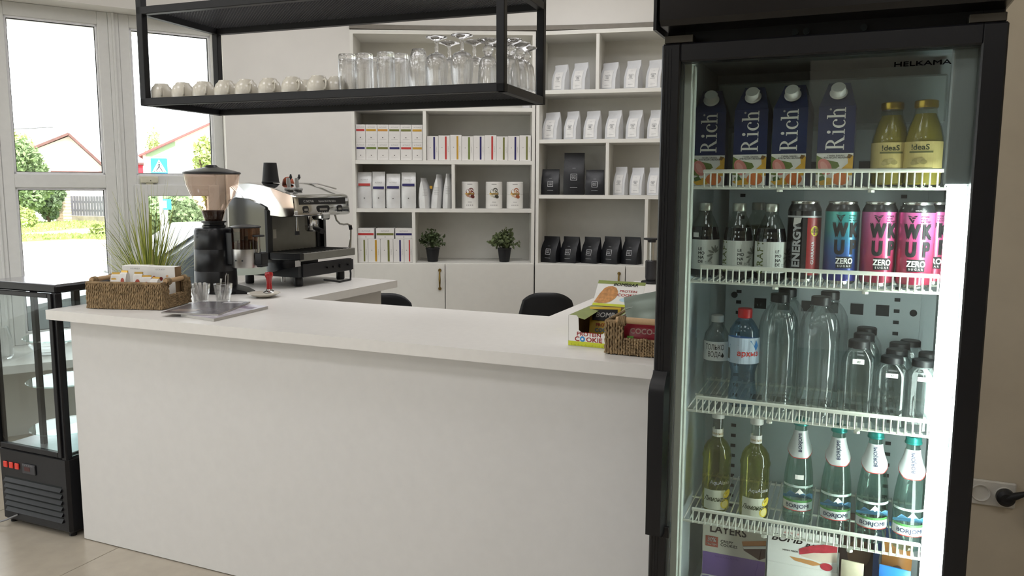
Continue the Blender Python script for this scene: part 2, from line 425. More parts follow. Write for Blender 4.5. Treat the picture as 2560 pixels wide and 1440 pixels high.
MB().box(-.474, -.43, -.016, .0, 1.465, 1.482, .003).build('mounting_foot', mat('cream_plastic', 'DCD8C4', .5), ws)
MB().lathe([(0, .0), (.003, .0), (.003, .002), (0, .002)], 10).xf(Matrix.Translation((-.447, -.027, 1.496)) @ Matrix.Rotation(radians(90), 4, 'X')).build('indicator', mat('dark_indicator', '4A463C', .4), ws)

# ================================================================== OUTSIDE
GZ = -.25
def gp(x, y, z=GZ): p = onz(x, y, z); return (p.x, p.y, z)
GRASS = mat('lawn_green', '93A35E', .95, var=.3, scale=3)
def strip(name, m, top, bot, dz, cat=None, label=None):
    z = GZ+dz; n = len(top)
    vs = [gp(x, y, z) for x, y in top]+[gp(x, y, z) for x, y in bot]
    lo = [(a, b, z-.3) for a, b, _ in vs]
    fs = [(i, i+1, n+i+1, n+i) for i in range(n-1)]
    N = 2*n; fs += [(i, i+1, N+i+1, N+i) for i in range(n-1)]+[(n+i, n+i+1, N+n+i+1, N+n+i) for i in range(n-1)]
    return MB().add(vs+lo, fs).build(name, m)
X4 = (-900, -200, 300, 800)
def L(*y): return list(zip(X4, y))
struct(MB().box(-260, 140, -60, 300, GZ-.6, GZ-.1).build('ground', mat('rough_ground', 'A9A48E', .95, var=.2, scale=1)))
struct(strip('road', mat('pale_asphalt', 'BDBBB6', .9, var=.06, scale=2), L(616, 614, 612, 612), L(1250, 1250, 1250, 1250), -.06))
struct(strip('kerb', mat('kerb_stone', 'A7A29A', .9, var=.15, scale=2), L(611, 609, 607, 607), L(616, 614, 612, 612), .0))
struct(strip('footpath', mat('gravel_path', 'C9C4B8', .95, var=.15, scale=4), L(545, 545, 545, 545), L(611, 609, 607, 607), -.03))
def lawn(name, label, top, bot, n):
    o = thing(name, label, 'grass'); o['kind'] = 'stuff'
    strip('turf', GRASS, top, bot, .0).parent = o
    mb = MB(); rnd = random.Random(n)
    for i in range(n):
        u, v = rnd.random(), rnd.random()
        k = min(int(u*3), 2); f = u*3-k
        a = Vector(gp(*top[k])).lerp(Vector(gp(*top[k+1])), f); b = Vector(gp(*bot[k])).lerp(Vector(gp(*bot[k+1])), f)
        p = a.lerp(b, v); p.z = GZ-.02; t = rnd.random()*pi; w = .05; h = rnd.uniform(.06, .14)
        d = Vector((cos(t), sin(t), 0))*w
        mb.add([p-d, p+d, p+Vector((d.y, d.x, h))], [(0, 1, 2)])
    mb.build('grass_blades', mat('grass_blade_green', '9FB06A', .9, var=.3, scale=2), o)
lawn('lawn', 'narrow green grass verge along the road kerb', list(zip((-500, 20, 180, 300), (592, 588, 586, 588))), list(zip((-500, 20, 180, 300), (600, 604, 596, 597))), 2500)
lawn('lawn', 'strip of bright green lawn below the grey fence', list(zip((-500, 30, 230, 700), (556, 556, 552, 552))), list(zip((-500, 30, 230, 700), (584, 584, 568, 572))), 4000)
def leafball(mb, c, rx, ry, rz, n, size, rnd):
    c = Vector(c)
    for i in range(n):
        t, ph = rnd.random()*2*pi, math.acos(rnd.uniform(-1, 1)); k = rnd.uniform(.55, 1.0)
        p = c+Vector((rx*sin(ph)*cos(t), ry*sin(ph)*sin(t), rz*cos(ph)))*k
        a = Vector((rnd.gauss(0, 1), rnd.gauss(0, 1), rnd.gauss(0, 1))).normalized(); b = a.orthogonal().normalized()
        s = size*rnd.uniform(.6, 1.3)
        mb.add([p-a*s, p+b*s*.5, p+a*s, p-b*s*.5], [(0, 1, 2, 3)])
LEAF = [mat('leaf_green', '7A8F66', .8, var=.4, scale=1.5), mat('leaf_yellow_green', 'A3B070', .8, var=.35, scale=1.5), mat('leaf_dark', '66795A', .8, var=.4, scale=1.5)]
def bush(name, label, cat, px, base, top, wpx, mi, n, size, trunk=True, seed=1, lumps=9):
    b = Vector(gp(px, base)); d = (b-CAM).dot(_fw); h = (base-top)/FPX*d; w = wpx/FPX*d
    t = thing(name, label, cat, b); rnd = random.Random(seed); mb = MB()
    for i in range(lumps):
        a = rnd.random()*2*pi; q = rnd.uniform(0, .7)
        z = rnd.uniform(.25 if trunk else .15, .82)
        leafball(mb, (cos(a)*w*.5*q, sin(a)*w*.5*q, h*z), w*.26, w*.26, h*.2, n//lumps, size, rnd)
    mb.build('foliage', LEAF[mi], t)
    st = MB()
    for i in range(3 if trunk else 5):
        a = i*2.1; st.tube([(0, 0, -.05), (.1*cos(a), .1*sin(a), h*.3), (w*.25*cos(a), w*.25*sin(a), h*.65)], [.12 if trunk else .04, .08 if trunk else .03, .02], 6)
    st.build('trunk', mat('bark', '5B4A3A', .9, var=.3, scale=8), t)
bush('tree', 'broad green tree growing beside the gabled house', 'tree', 72, 560, 350, 150, 0, 11000, .12, seed=3, lumps=16)
bush('bush', 'low leafy bush by the lawn under the green tree', 'bush', 62, 568, 505, 70, 1, 3000, .09, False, seed=5)
bush('bush', 'shady dark shrub between the tree and the brick pillar', 'bush', 122, 556, 462, 80, 2, 4000, .1, False, seed=6)
bush('bush', 'yellow green clump of tall grass near the fence end', 'bush', 248, 588, 556, 40, 1, 900, .16, False, seed=8)
bush('tree', 'pale far treetop rising behind the gabled house', 'tree', 52, 520, 318, 90, 1, 3000, .16, seed=11)
bush('tree', 'small green tree by the red roofed house gable', 'tree', 525, 560, 292, 85, 1, 1300, .14, seed=12)
bush('tree', 'far treetop just showing above the red shed', 'tree', 392, 500, 322, 60, 1, 1500, .16, seed=15)
bush('hedge', 'sunlit green hedge behind the crossing sign post', 'hedge', 440, 596, 488, 200, 0, 9000, .11, False, seed=17, lumps=22)
# gabled house behind the fence
def place(px, py, d):
    return CAM + ray(px, py)*d
def facing(p): return atan2(p.y, p.x)-pi/2
def house(name, label, pxc, base, d, prof, wall, trims, depth=8, rz=0):
    p = place(pxc, base, d); p.z = GZ
    t = thing(name, label, 'house', p, facing(p)+rz)
    k = d/FPX
    pts = [(a*k, b*k) for a, b in prof]
    MB().prism(pts, 0, depth, 'y').build('wall', wall, t)
    return t, k
HW = mat('white_render', 'E9E4DC', .9, var=.05, scale=.6)
t, k = house('house', 'white house with a gabled brown roof beyond the fence', 182, 560, 52, [(-80, -10), (100, -10), (100, 88), (3, 190), (-80, 152)], HW, None)
RB = mat('brown_roof', '6A4E4A', .8, var=.2, scale=2)
for nm, a, b in (('roof_slope', (-92, 147), (5, 193)), ('roof_slope', (1, 193), (106, 83))):
    d = Vector((b[0]-a[0], 0, b[1]-a[1]))*k; MB().box(0, d.length, -.5, 8.5, 0, .15).build(nm, RB, t, (a[0]*k, 0, a[1]*k), (0, -atan2(d.z, d.x), 0))
MB().box(-40*k, 98*k, -.08, .0, 88*k, 102*k).build('orange_band', mat('orange_render', 'D59A50', .9), t)
MB().box(-40*k, 98*k, -.12, .0, 102*k, 105*k).build('ledge', RB, t)
t, k = house('house', 'pale house with a steep red edged roof behind the sign', 480, 560, 60, [(-104, -10), (120, -10), (120, 246), (-104, 134)], HW, None)
d = Vector((236, 0, 118))*k
MB().box(0, d.length, -.5, 8.5, 0, .14).build('roof_slope', mat('red_roof_edge', 'A05A58', .8), t, (-112*k, 0, 130*k), (0, -atan2(d.z, d.x), 0))
MB().prism([(-96*k, 132*k), (-30*k, 132*k), (-30*k, 169*k), (-96*k, 136*k)], -.06, 0, 'y').build('green_gable_board', mat('pale_green_board', '9DBE9A', .9), t)
p = place(352, 560, 48); p.z = GZ; t = thing('shed', 'red wooden shed beside the pale house', 'shed', p, facing(p)); k = 48/FPX
MB().prism([(-22*k, -.1), (12*k, -.1), (12*k, 126*k), (-22*k, 130*k)], 0, 3, 'y').build('wall', mat('red_boards', 'B23440', .85, var=.15, scale=2), t)
MB().box(-24*k, 14*k, -.2, 3.2, 127*k, 132*k).build('roof', RB, t)
# fence with single boards, brick pillar
fp0, fp1 = Vector(gp(158, 552)), Vector(gp(330, 556))
d = fp1-fp0; Lf = d.length; fh = 62/FPX*(fp0-CAM).dot(_fw)
fe = thing('fence', 'grey board fence with light gaps on a low stone plinth', 'fence', fp0, atan2(d.y, d.x))
FB = mat('grey_fence_board', '6E6E76', .85, var=.15, scale=3); n = 24; wv = Lf/n
bm_ = MB().box(.02, wv*.93, 0, .03, .28, fh, .004).mesh('fence_board', FB)
for i in range(n): link('fence_board', bm_, fe, (i*wv, 0, 0))
MB().box(0, Lf, .03, .08, .5, .6).box(0, Lf, .03, .08, fh-.35, fh-.25).build('rail', FB, fe)
MB().box(0, Lf, -.05, .15, -.1, .26).build('plinth', mat('plinth_stone', '9A9284', .95, var=.2, scale=2), fe)
pb = Vector(gp(150, 554)); bp_ = thing('brick_pillar', 'pale brick pillar at the end of the grey fence', 'pillar', pb, atan2(d.y, d.x))
bk = MB().box(0, .23, 0, .5, 0, .07, .006).mesh('brick', mat('pale_brick', 'B9A58E', .9, var=.25, scale=3))
MB().box(-.24, .24, .01, .49, -.05, 1.75).build('mortar_core', mat('mortar', 'C4BBAC', .95), bp_)
for j in range(22):
    for i in range(2): link('brick', bk, bp_, (-.25+.25*i+(.02 if j % 2 else 0), -.012, .0+.08*j))
# crossing sign on its pole
def sign(label, px, py, d, size, crossing):
    c = place(px, py, d); t = thing('road_sign', label, 'sign', (c.x, c.y, GZ), facing(c)); z = c.z-GZ
    s = size/2
    MB().prism(rrect(size, size, size*.06), 0, .01, 'y').xf(Matrix.Translation((0, 0, z))).build('sign_plate', mat('sign_blue', '2E8FCF', .5), t)
    MB().tube([(0.0, .04, -.1), (0.0, .04, z+s)], .04, 10).build('pole', mat('pole_grey', 'C8CCCC', .5), t)
    if crossing:
        wm = mat('sign_white', 'F4F4F4', .5); km = mat('sign_black', '20242C', .5)
        f = front(0, 0, z, .003); shape([(-s*.86, -s*.8), (s*.86, -s*.8), (0, s*.82)], 'white_triangle', wm, t, f)
        f = front(0, 0, z, .006)
        shape(ell(0, s*.42, s*.085, s*.085, 12), 'walker_head', km, t, f)
        fig = [[(-.06, .3), (.1, .28), (.06, -.12), (-.1, -.1)], [(.06, -.1), (-.04, -.1), (.16, -.42), (.3, -.66), (.38, -.6), (.24, -.36)], [(-.1, -.08), (.04, -.08), (-.14, -.4), (-.34, -.62), (-.42, -.55), (-.24, -.36)],
               [(.06, .28), (.1, .2), (.3, .0), (.34, .06)], [(-.06, .28), (-.1, .2), (-.26, .02), (-.2, -.02), (-.04, .18)]]
        for q in fig: shape([(a*s, b*s) for a, b in q], 'walker_limb', km, t, f)
        for i in range(5): x = -.66+.3*i; shape([(x*s, -.76*s), ((x+.14)*s, -.76*s), ((x+.11)*s, -.66*s), ((x+.03)*s, -.66*s)], 'crossing_stripe', km, t, f)
    else:
        f = front(0, 0, z, .003); wm = mat('sign_white', 'F4F4F4', .5)
        patch(-s*.7, s*.2, -s*.7, s*.7, 'white_panel', wm, t, f)
sign('blue pedestrian crossing sign with a white triangle on a grey pole', 398, 415, 16.5, .32, True)
sign('small blue and white road sign on a pole near the parked car', 414, 511, 17.5, .23, False)
# parked car seen low through the sash
cp = PL + WN*2.15 + WD*.65; cp.z = -.31; t = thing('car', 'pale silver parked car half hidden behind the coffee grinder', 'car', cp, radians(57))
CP = mat('car_paint', '7E858C', .25, .3, var=.02, coat=.5)
prof = [(-2.1, .32), (-2.15, .62), (-1.95, .86), (-1.15, .98), (-.45, 1.42), (.75, 1.44), (1.55, 1.0), (2.05, .9), (2.1, .35)]
rings = []
for y, k in ((-.86, .93), (-.8, 1), (.8, 1), (.86, .93)): rings.append([(a, y, .3+(b-.3)*k) for a, b in prof])
mb = MB(); mb.loft(rings); mb.build('body', CP, t, ang=25)
gl = MB(); gp_ = [(-1.0, .99), (-.42, 1.34), (.7, 1.36), (1.35, 1.02)]
for y in (-.872, .872): gl.add([(a, y, b) for a, b in gp_], [(0, 1, 2, 3)])
gl.add([(-1.13, -.7, 1.02), (-1.13, .7, 1.02), (-.5, .62, 1.41), (-.5, -.62, 1.41)], [(0, 1, 2, 3)])
gl.add([(1.53, -.7, 1.04), (1.53, .7, 1.04), (.82, .62, 1.43), (.82, -.62, 1.43)], [(0, 1, 2, 3)])
gl.build('windows', mat('car_glass', '3C464D', .1, 0, .8), t)
for x in (-1.35, 1.3):
    for y in (-.84, .84):
        w = MB().lathe([(0, -.1), (.2, -.1), (.32, -.08), (.32, .08), (.2, .1), (0, .1)], 20).xf(Matrix.Rotation(radians(90), 4, 'X')).build('wheel', mat('tyre', '24252A', .8), t, (x, y, .33))
# roof of the far wire
wr = MB(); a = place(-200, 300, 30); b = place(132, 318, 30); wr.tube([a, (a+b)/2+Vector((0, 0, -.25)), b], .02, 5)
tag(wr.build('overhead_cable', mat('cable_grey', '6A6A70', .6)), 'thin overhead cable crossing the white sky', 'cable')
# ================================================================== COUNTER
LAM = mat('white_laminate', 'EDEAE5', .38, var=.015, scale=40)
LAMP = mat('white_counter_panel', 'E6E4E1', .45, var=.015, scale=25)
ct = thing('bar_counter', 'long white bar counter with a thick overhanging laminate worktop', 'counter', (0, 0, 0))
CX0, CX1, CY0, CYB, CZ = -2.91, -.40, 2.115, 2.80, .97
MB().box(-2.865, -.42, 2.185, 2.205, .004, .932).build('front_panel', LAMP, ct)
MB().box(-2.865, -2.845, 2.205, 3.55, .004, .932).build('end_panel', LAMP, ct)
MB().box(-2.29, -2.27, 2.70, 3.52, .004, .932).build('wing_panel', LAMP, ct)
MB().box(-2.85, -2.27, 3.52, 3.54, .004, .932).build('wing_panel', LAMP, ct)
MB().box(-2.29, -.95, 2.70, 2.72, .004, .932).build('inner_panel', LAMP, ct)
MB().box(-.97, -.95, 2.72, 4.05, .004, .932).build('inner_panel', LAMP, ct)
MB().box(-.44, -.42, 2.205, 4.05, .004, .932).build('end_panel', LAMP, ct)
MB().box(-.97, -.42, 4.03, 4.05, .004, .932).build('end_panel', LAMP, ct)
wt = MB()
pts = [(CX0, CY0), (CX1, CY0), (CX1, 4.1), (-1.045, 4.1), (-1.045, CYB), (-2.2, CYB), (-2.2, 3.59), (CX0, 3.59)]
wt.prism(pts, .932, CZ); wt.build('worktop', LAM, ct)

# ================================================================== SHELVING UNITS
UW = mat('shelf_laminate', 'ECEAE3', .5, var=.015, scale=20)
UB = mat('shelf_back_board', 'E2E0D8', .6, var=.02, scale=15)
BRASS = mat('old_brass', '8A7340', .35, .9, var=.25, scale=60)
def unit(name, label, O, ang, W, shelves, divs, splits, handles, top=2.525, base=.93):
    t = thing(name, label, 'shelving', O, radians(ang)); D = .34; T = .026
    MB().box(0, .022, 0, D, 0, top).build('side_panel', UW, t); MB().box(W-.022, W, 0, D, 0, top).build('side_panel', UW, t)
    MB().box(.022, W-.022, D-.012, D-.002, .05, top-.01).build('back_panel', UB, t)
    MB().box(.022, W-.022, 0, D-.012, top-T, top).build('top_panel', UW, t)
    for z in shelves: MB().box(.022, W-.022, .004, D-.012, z-T, z).build('shelf', UW, t)
    MB().box(.022, W-.022, .0, D-.012, base-.02, base).build('base_top', UW, t)
    zs = [base]+sorted(shelves)+[top]
    for s, lo, hi in divs: MB().box(s-.011, s+.011, .006, D-.012, lo, hi-T).build('divider', UW, t)
    MB().box(.022, W-.022, .03, D-.012, 0, .08).build('plinth', UW, t)
    xs = [0.002]+splits+[W-.002]
    for i in range(len(xs)-1):
        dr = MB().box(xs[i]+.0025, xs[i+1]-.0025, -.02, -.002, .085, base-.004, .0015).build('door', UW, t)
        for s, z in handles:
            if xs[i] < s < xs[i+1]:
                h = MB(); h.tube([(s, -.028, z+.065), (s, -.045, z+.045), (s, -.05, z), (s, -.045, z-.045), (s, -.028, z-.065)], [.005, .0055, .008, .0055, .005], 8)
                for q in (1, -1): h.lathe([(0, -.005), (.011, -.005), (.012, 0), (.008, .006), (0, .008)], 12).xf(Matrix.Translation((s, -.026, z+q*.065)) @ Matrix.Rotation(radians(90), 4, 'X'), len(h.v)-50 if False else h_start(h, 12, 5))
                h.build('handle', BRASS, dr)
    return t
def h_start(h, n, rings):
    return len(h.v)-(n*3+2)
U1 = unit('shelving_unit', 'white open shelving unit stacked with tea boxes and two potted plants', P0, 25, 1.272, [2.012, 1.648, 1.313], [(.503, 1.648, 2.012), (.70, 1.313, 1.648), (.421, .93, 1.313)], [.641], [(.604, .816)])
U2 = unit('shelving_unit', 'white open shelving unit holding white and black coffee bags', P1+dirv(10.5)*.004, 10.5, 1.30, [2.13, 1.795, 1.413], [(.42, 2.13, 2.525), (.498, 1.413, 1.795), (.772, .93, 1.413)], [.641], [(.598, .81)])
M1 = Matrix.Translation(P0) @ Matrix.Rotation(radians(25), 4, 'Z'); M2 = Matrix.Translation(P1) @ Matrix.Rotation(radians(10.5), 4, 'Z')
def up1(px, py, back=.0):
    n = Vector((-sin(radians(25)), cos(radians(25)), 0)); p = M1.inverted() @ onpl(px, py, P0+n*back, n); return p.x, p.z
def up2(px, py, back=.0):
    n = Vector((-sin(radians(10.5)), cos(radians(10.5)), 0)); p = M2.inverted() @ onpl(px, py, P1+n*back, n); return p.x, p.z

# ================================================================== HANGING SHELF
BLK = mat('black_steel', '1B1B1E', .45, .3, var=.1, scale=40)
HA = Vector((-2.718, 2.453, 0)); HANG = radians(3.42); HL, HD, HZ0 = 1.596, .474, 1.785
hs = thing('hanging_shelf', 'black steel hanging shelf with perforated tiers over the counter', 'shelf', HA, HANG)
T = .03
def tier(z):
    r = MB(); r.box(0, HL, 0, T, z, z+T, .002).build('rail', BLK, hs)
    MB().box(0, HL, HD-T, HD, z, z+T, .002).build('rail', BLK, hs)
    for x in (0, HL-T): MB().box(x, x+T, T, HD-T, z, z+T, .002).build('rail', BLK, hs)
    # perforated sheet: crossing diagonal strands
    m = MB(); x0, x1, y0, y1 = T, HL-T, T, HD-T; p = .0150; w = .0013; h = y1-y0
    n = int((x1-x0+h)/p)
    for sgn in (1, -1):
        for i in range(n+1):
            a = x0-h+i*p
            xa, ya, xb, yb = a, y0, a+h, y1
            if xa < x0: ya += x0-xa; xa = x0
            if xb > x1: yb -= xb-x1; xb = x1
            if xb-xa < .003: continue
            if sgn < 0: xa, xb = x0+x1-xa, x0+x1-xb
            zz = z+T-.006+(.0015 if sgn > 0 else 0); dx = w
            m.add([(xa-dx, ya, zz), (xa+dx, ya, zz), (xb+dx, yb, zz), (xb-dx, yb, zz), (xa-dx, ya, zz+.002), (xa+dx, ya, zz+.002), (xb+dx, yb, zz+.002), (xb-dx, yb, zz+.002)],
                  [(0, 1, 2, 3), (4, 5, 6, 7), (0, 1, 5, 4), (2, 3, 7, 6), (0, 3, 7, 4), (1, 2, 6, 5)])
    o = m.build('perforated_sheet', mat('dark_grey_sheet', '353538', .5, .3), hs); o['kind'] = 'stuff'
HZ1 = 2.147
tier(HZ0); tier(HZ1); 
MB().box(0, HL, 0, T, 2.40, 2.43, .002).build('rail', BLK, hs); MB().box(0, HL, HD-T, HD, 2.40, 2.43, .002).build('rail', BLK, hs)
for x in (0, HL-T):
    for y in (0, HD-T): MB().box(x, x+T, y, y+T, HZ0, HC, .002).build('post', BLK, hs)
HSM = Matrix.Translation(HA) @ Matrix.Rotation(HANG, 4, 'Z')

# ================================================================== DISPLAY FRIDGE BODY (tall glass-door fridge)
FBK = mat('fridge_black', '131316', .32, 0, .5, var=.08, scale=30)
FIN = mat('fridge_liner', 'B4BDBF', .5, var=.03, scale=12)
FX0, FX1, FY = -.365, .226, 1.60
fr = thing('drinks_fridge', 'tall black drinks fridge with a lit glass door', 'fridge', (0, 0, 0))
B = MB()
BY0, BY1 = 1.65, 2.085
B.box(FX0, FX0+.035, BY0, BY1, .12, 2.0, .002).box(FX1-.035, FX1, BY0, BY1, .12, 2.0, .002).box(FX0+.035, FX1-.035, BY1-.03, BY1, .12, 2.0)
B.box(FX0+.035, FX1-.035, BY0, BY1-.03, 1.735, 2.0).box(FX0+.035, FX1-.035, BY0, BY1-.03, .12, .47)
B.build('body', FBK, fr)
L_ = MB()
L_.box(FX0+.035, FX0+.039, BY0+.0, BY1-.03, .3, 1.735).box(FX1-.039, FX1-.035, BY0, BY1-.03, .3, 1.735)
L_.box(FX0+.039, FX1-.039, BY1-.035, BY1-.03, .3, 1.735).box(FX0+.039, FX1-.039, BY0, BY1-.035, 1.731, 1.735).box(FX0+.039, FX1-.039, BY0, BY1-.035, .47, .474)
L_.build('liner', FIN, fr)
# rear duct panel with punched slots, holes and side strips
dp = MB().box(-.285, .155, BY1-.055, BY1-.036, .31, 1.60, .001).build('duct_panel', FIN, fr)
DK = mat('slot_dark', '1E2324', .8)
for x in (-.252, .105):
    for i in range(42): MB().box(x-.006, x+.006, BY1-.0565, BY1-.055, .40+i*.0265, .408+i*.0265).build('slot', DK, dp)
for z in (1.172, .928, 1.505):
    for i in range(6): x = -.20+i*.055; MB().box(x-.014, x+.014, BY1-.0565, BY1-.055, z-.013, z+.013).build('vent', DK, dp)
for x, z in ((-.283+.02, 1.19), (.14, 1.17), (.14, 1.47), (-.27, .92), (.09, 1.55)):
    MB().lathe([(0, 0), (.008, 0), (.007, .005), (0, .006)], 14).xf(Matrix.Translation((x, BY1-.0555, z)) @ Matrix.Rotation(radians(90), 4, 'X')).build('screw_plug', DK, dp)
MB().box(-.30, .165, BY1-.20, BY1-.04, 1.59, 1.69, .004).build('evaporator_cover', mat('evaporator_grey', '8F9896', .5), fr)
# canopy and hinges
MB().box(FX0-.008, FX1+.008, FY-.035, BY0+.1, 1.765, 2.0, .01).build('canopy', mat('canopy_black', '120F0E', .25, 0, .5, var=.1), fr)
MB().box(FX0-.010, FX0-.004, FY-.036, FY+.07, 1.757, 2.0).build('canopy_edge', FBK, fr)
MB().box(FX0+.004, FX0+.06, FY+.003, FY+.03, 1.737, 1.752, .001).build('hinge', mat('hinge_steel', '4A463F', .4, .9), fr)
MB().box(FX1-.06, FX1-.004, FY+.003, FY+.03, 1.737, 1.752, .001).build('hinge', mat('hinge_steel', '4A463F', .4, .9), fr)
for x in (-.12, -.10, .0): MB().lathe([(0, 0), (.006, 0), (.006, .005), (0, .006)], 10).xf(Matrix.Translation((x, BY0-.004, 1.75)) @ Matrix.Rotation(radians(90), 4, 'X')).build('screw', DK, fr)
# door
dr = None
door = MB(); g = .037
door.box(FX0, FX0+g, FY, FY+.04, .14, 1.736, .003).box(FX1-g-.002, FX1, FY, FY+.04, .14, 1.736, .003)
door.box(FX0+g-.001, FX1-g+.001, FY, FY+.04, 1.70, 1.736, .003).box(FX0+g-.001, FX1-g+.001, FY, FY+.04, .14, .2, .003)
do = door.build('door', FBK, fr)
for i, o in enumerate((.006, .012, .018)):
    MB().box(FX0+o, FX0+o+.0016, FY-.0012, FY, .15, 1.726).build('door_rib', FBK, do)
MB().box(FX0+g, FX1-g, FY+.010, FY+.014, .2, 1.70).build('glass', thin_glass('fridge_door_glass', (.93, .96, .95), 1.5, .015), do)
MB().box(FX0+g-.004, FX0+g+.0, FY+.038, FY+.052, .2, 1.70).box(FX1-g, FX1-g+.004, FY+.038, FY+.052, .2, 1.70).build('gasket', mat('grey_gasket', '3B3C3E', .6), do)
h = MB()
h.loft([[(x, y, z) for x, y in ((-.363-o, 1.60-dy), (-.335, 1.60-dy), (-.330, 1.60), (-.366, 1.60))] for z, dy, o in ((.722, .006, 0), (.732, .03, .003), (1.035, .032, .004), (1.055, .026, .003), (1.078, .004, 0))])
h.build('handle', FBK, do)
MB().box(-.335, -.322, FY-.006, FY+.0, .72, .745, .001).build('handle_end', FBK, do)
MB().box(-.328, -.3145, FY+.056, FY+.066, .905, .995, .001).build('lock', FBK, do)
# lit jambs: pale inner frame and the lamp on the hinge side
JM = mat('pale_inner_frame', 'D7DCD2', .45)
MB().box(FX0+.037, FX0+.052, BY0-.004, BY0+.03, .3, 1.735, .001).build('inner_jamb', JM, fr)
MB().box(FX0+.052, FX0+.056, BY0+.012, BY0+.03, .3, 1.70, .001).build('inner_lip', JM, fr)
lp = MB().box(FX1-.042, FX1-.037, BY0-.004, BY0+.026, .475, 1.725, .001).build('lamp_housing', mat('lamp_housing_white', 'C9CDD0', .5), fr)
LED = mat('led_strip', 'FFFFFF', .4, emit='F2FFF8', es=25.0)
MB().box(FX1-.069, FX1-.042, BY0-.006, BY0+.026, .49, 1.46).build('led_strip', LED, lp)
MB().box(FX1-.078, FX1-.028, BY0-.006, BY0+.003, 1.46, 1.715, .003).build('strip_cover', mat('brushed_strip', 'AEB4B6', .3, .7, aniso=(400, 1, 1)), lp)
text('HELKAMA', .0085, mat('grey_print', '20262A', .6), do, front(.098, FY+.0095, 1.671, .0002), sx=1.75, bold=1)
# wire shelves, every front wire its own piece
WIRE = mat('white_coated_wire', 'E6E8DC', .4, var=.03)
SHZ = [1.459, 1.259, .974, .721]
SX0, SX1, SYF, SYB = -.322, .170, 1.70, 2.02
fw_ = MB().tube([(0, 0, .033), (0, 0, 0), (0, .012, -.002)], .0018, 6).mesh('front_wire', WIRE)
dw_ = MB().tube([(0, 0, 0), (0, SYB-SYF, 0)], .0016, 6).mesh('deck_wire', WIRE)
cl_ = MB().lathe([(0, 0), (.006, 0), (.006, .004), (.004, .006), (0, .006)], 8).mesh('shelf_clip', WIRE)
FSH = []
for i, z in enumerate(SHZ):
    s = thing('wire_shelf', '%s white wire shelf in the fridge counting from the top' % ['topmost', 'second', 'third', 'lowest'][i], 'shelf', (0, 0, z), group='wire shelves in the fridge')
    FSH.append(s)
    MB().box(SX0+.028, SX1-.012, SYF-.003, SYF+.003, .026, .034, .002).build('top_rail', WIRE, s)
    MB().tube([(SX0, SYF+.012, -.004), (SX1, SYF+.012, -.004)], .003, 8).build('front_bar', WIRE, s)
    MB().tube([(SX0, SYB, -.004), (SX1, SYB, -.004)], .003, 8).build('back_bar', WIRE, s)
    MB().tube([(SX0, SYF+.16, -.005), (SX1, SYF+.16, -.005)], .0025, 8).build('middle_bar', WIRE, s)
    n = 34; x0 = SX0+.031; st = (SX1-.014-x0)/n
    for k in range(n+1): link('front_wire', fw_, s, (x0+st*k, SYF, -.001))
    for k in range(n+2): link('deck_wire', dw_, s, (x0-.022+st*k, SYF+.012, -.0005))
    for x in (-.14, .03): link('shelf_clip', cl_, s, (x, SYF+.01, -.012))

# ================================================================== CAKE DISPLAY CABINET (left of the counter)
DX1, DYF = -2.914, 2.165; DW, DD, DH = .425, .42, 1.06
dc = thing('cake_display', 'black refrigerated cake display with round glass shelves beside the counter', 'display case', (DX1-DW, DYF, 0))
DB = mat('display_black', '1C1C1F', .35, .2, var=.08)
bs = MB().box(0, DW, 0, DD, .015, .345, .012); bs.build('base', DB, dc)
tp = MB().box(0, DW, 0, DD, 1.028, DH, .006); tp.build('top', DB, dc)
MB().box(.012, DW-.012, .012, DD-.012, DH, DH+.003).build('top_plate', mat('display_top_gloss', 'C4C4CC', .1, .9), dc)
for x in (0, DW-.03):
    for y in (0, DD-.03): MB().box(x, x+.03, y, y+.03, .335, 1.03, .004).build('corner_post', DB, dc)
df = MB(); df.box(.01, .03, -.008, .012, .345, 1.026, .002).box(DW-.04, DW-.018, -.008, .012, .345, 1.026, .002).box(.03, DW-.04, -.008, .012, .345, .367, .002).box(.03, DW-.04, -.008, .012, 1.008, 1.026, .002)
ddo = df.build('door', DB, dc)
GLT = thin_glass('display_glass', (.95, .975, .965))
MB().box(.03, DW-.04, 0, .004, .367, 1.008).build('pane', GLT, ddo)
MB().box(.004, .008, .03, DD-.03, .345, 1.028).build('pane', GLT, dc); MB().box(DW-.008, DW-.004, .03, DD-.03, .345, 1.028).build('pane', GLT, dc); MB().box(.03, DW-.03, DD-.012, DD-.008, .345, 1.028).build('pane', GLT, dc)
MB().box(.03, DW-.03, .02, DD-.03, .345, .352, .002).build('floor_plate', mat('steel_plate', 'C9CCD2', .3, .8), dc)
for i in range(9): MB().box(.06+.035*i, .08+.035*i, DD-.075, DD-.055, .352, .3535).build('vent_hole', DK, dc)
cx, cyy = DW*.5-.035, DD*.5
MB().box(cx-.012, cx+.012, cyy-.135, cyy-.115, .35, 1.03, .002).build('column', DB, dc)
GLS = glass('shelf_glass', 'E4F2EE', 0, 1.3)
for z in (.395, .605, .80): MB().lathe([(0, 0), (.155, 0), (.158, .003), (.155, .006), (0, .006)], 48, (cx, cyy, z)).build('round_shelf', thin_glass('round_shelf_glass', (.86, .94, .92), 1.5, .03), dc)
for i in range(3):
    b = MB().box(.035+.036*i, .058+.036*i, -.006, .0, .256, .282, .002).build('switch', mat('red_switch', 'C23B30', .3, emit='D0392C', es=.25), dc)
th = MB().box(.155, .235, -.006, .0, .245, .288, .002).build('thermostat', mat('thermostat_face', '3A3A3E', .35), dc)
MB().box(.17, .205, -.0066, -.006, .258, .276).build('screen', mat('dark_red_screen', '4A1A1A', .3), th)
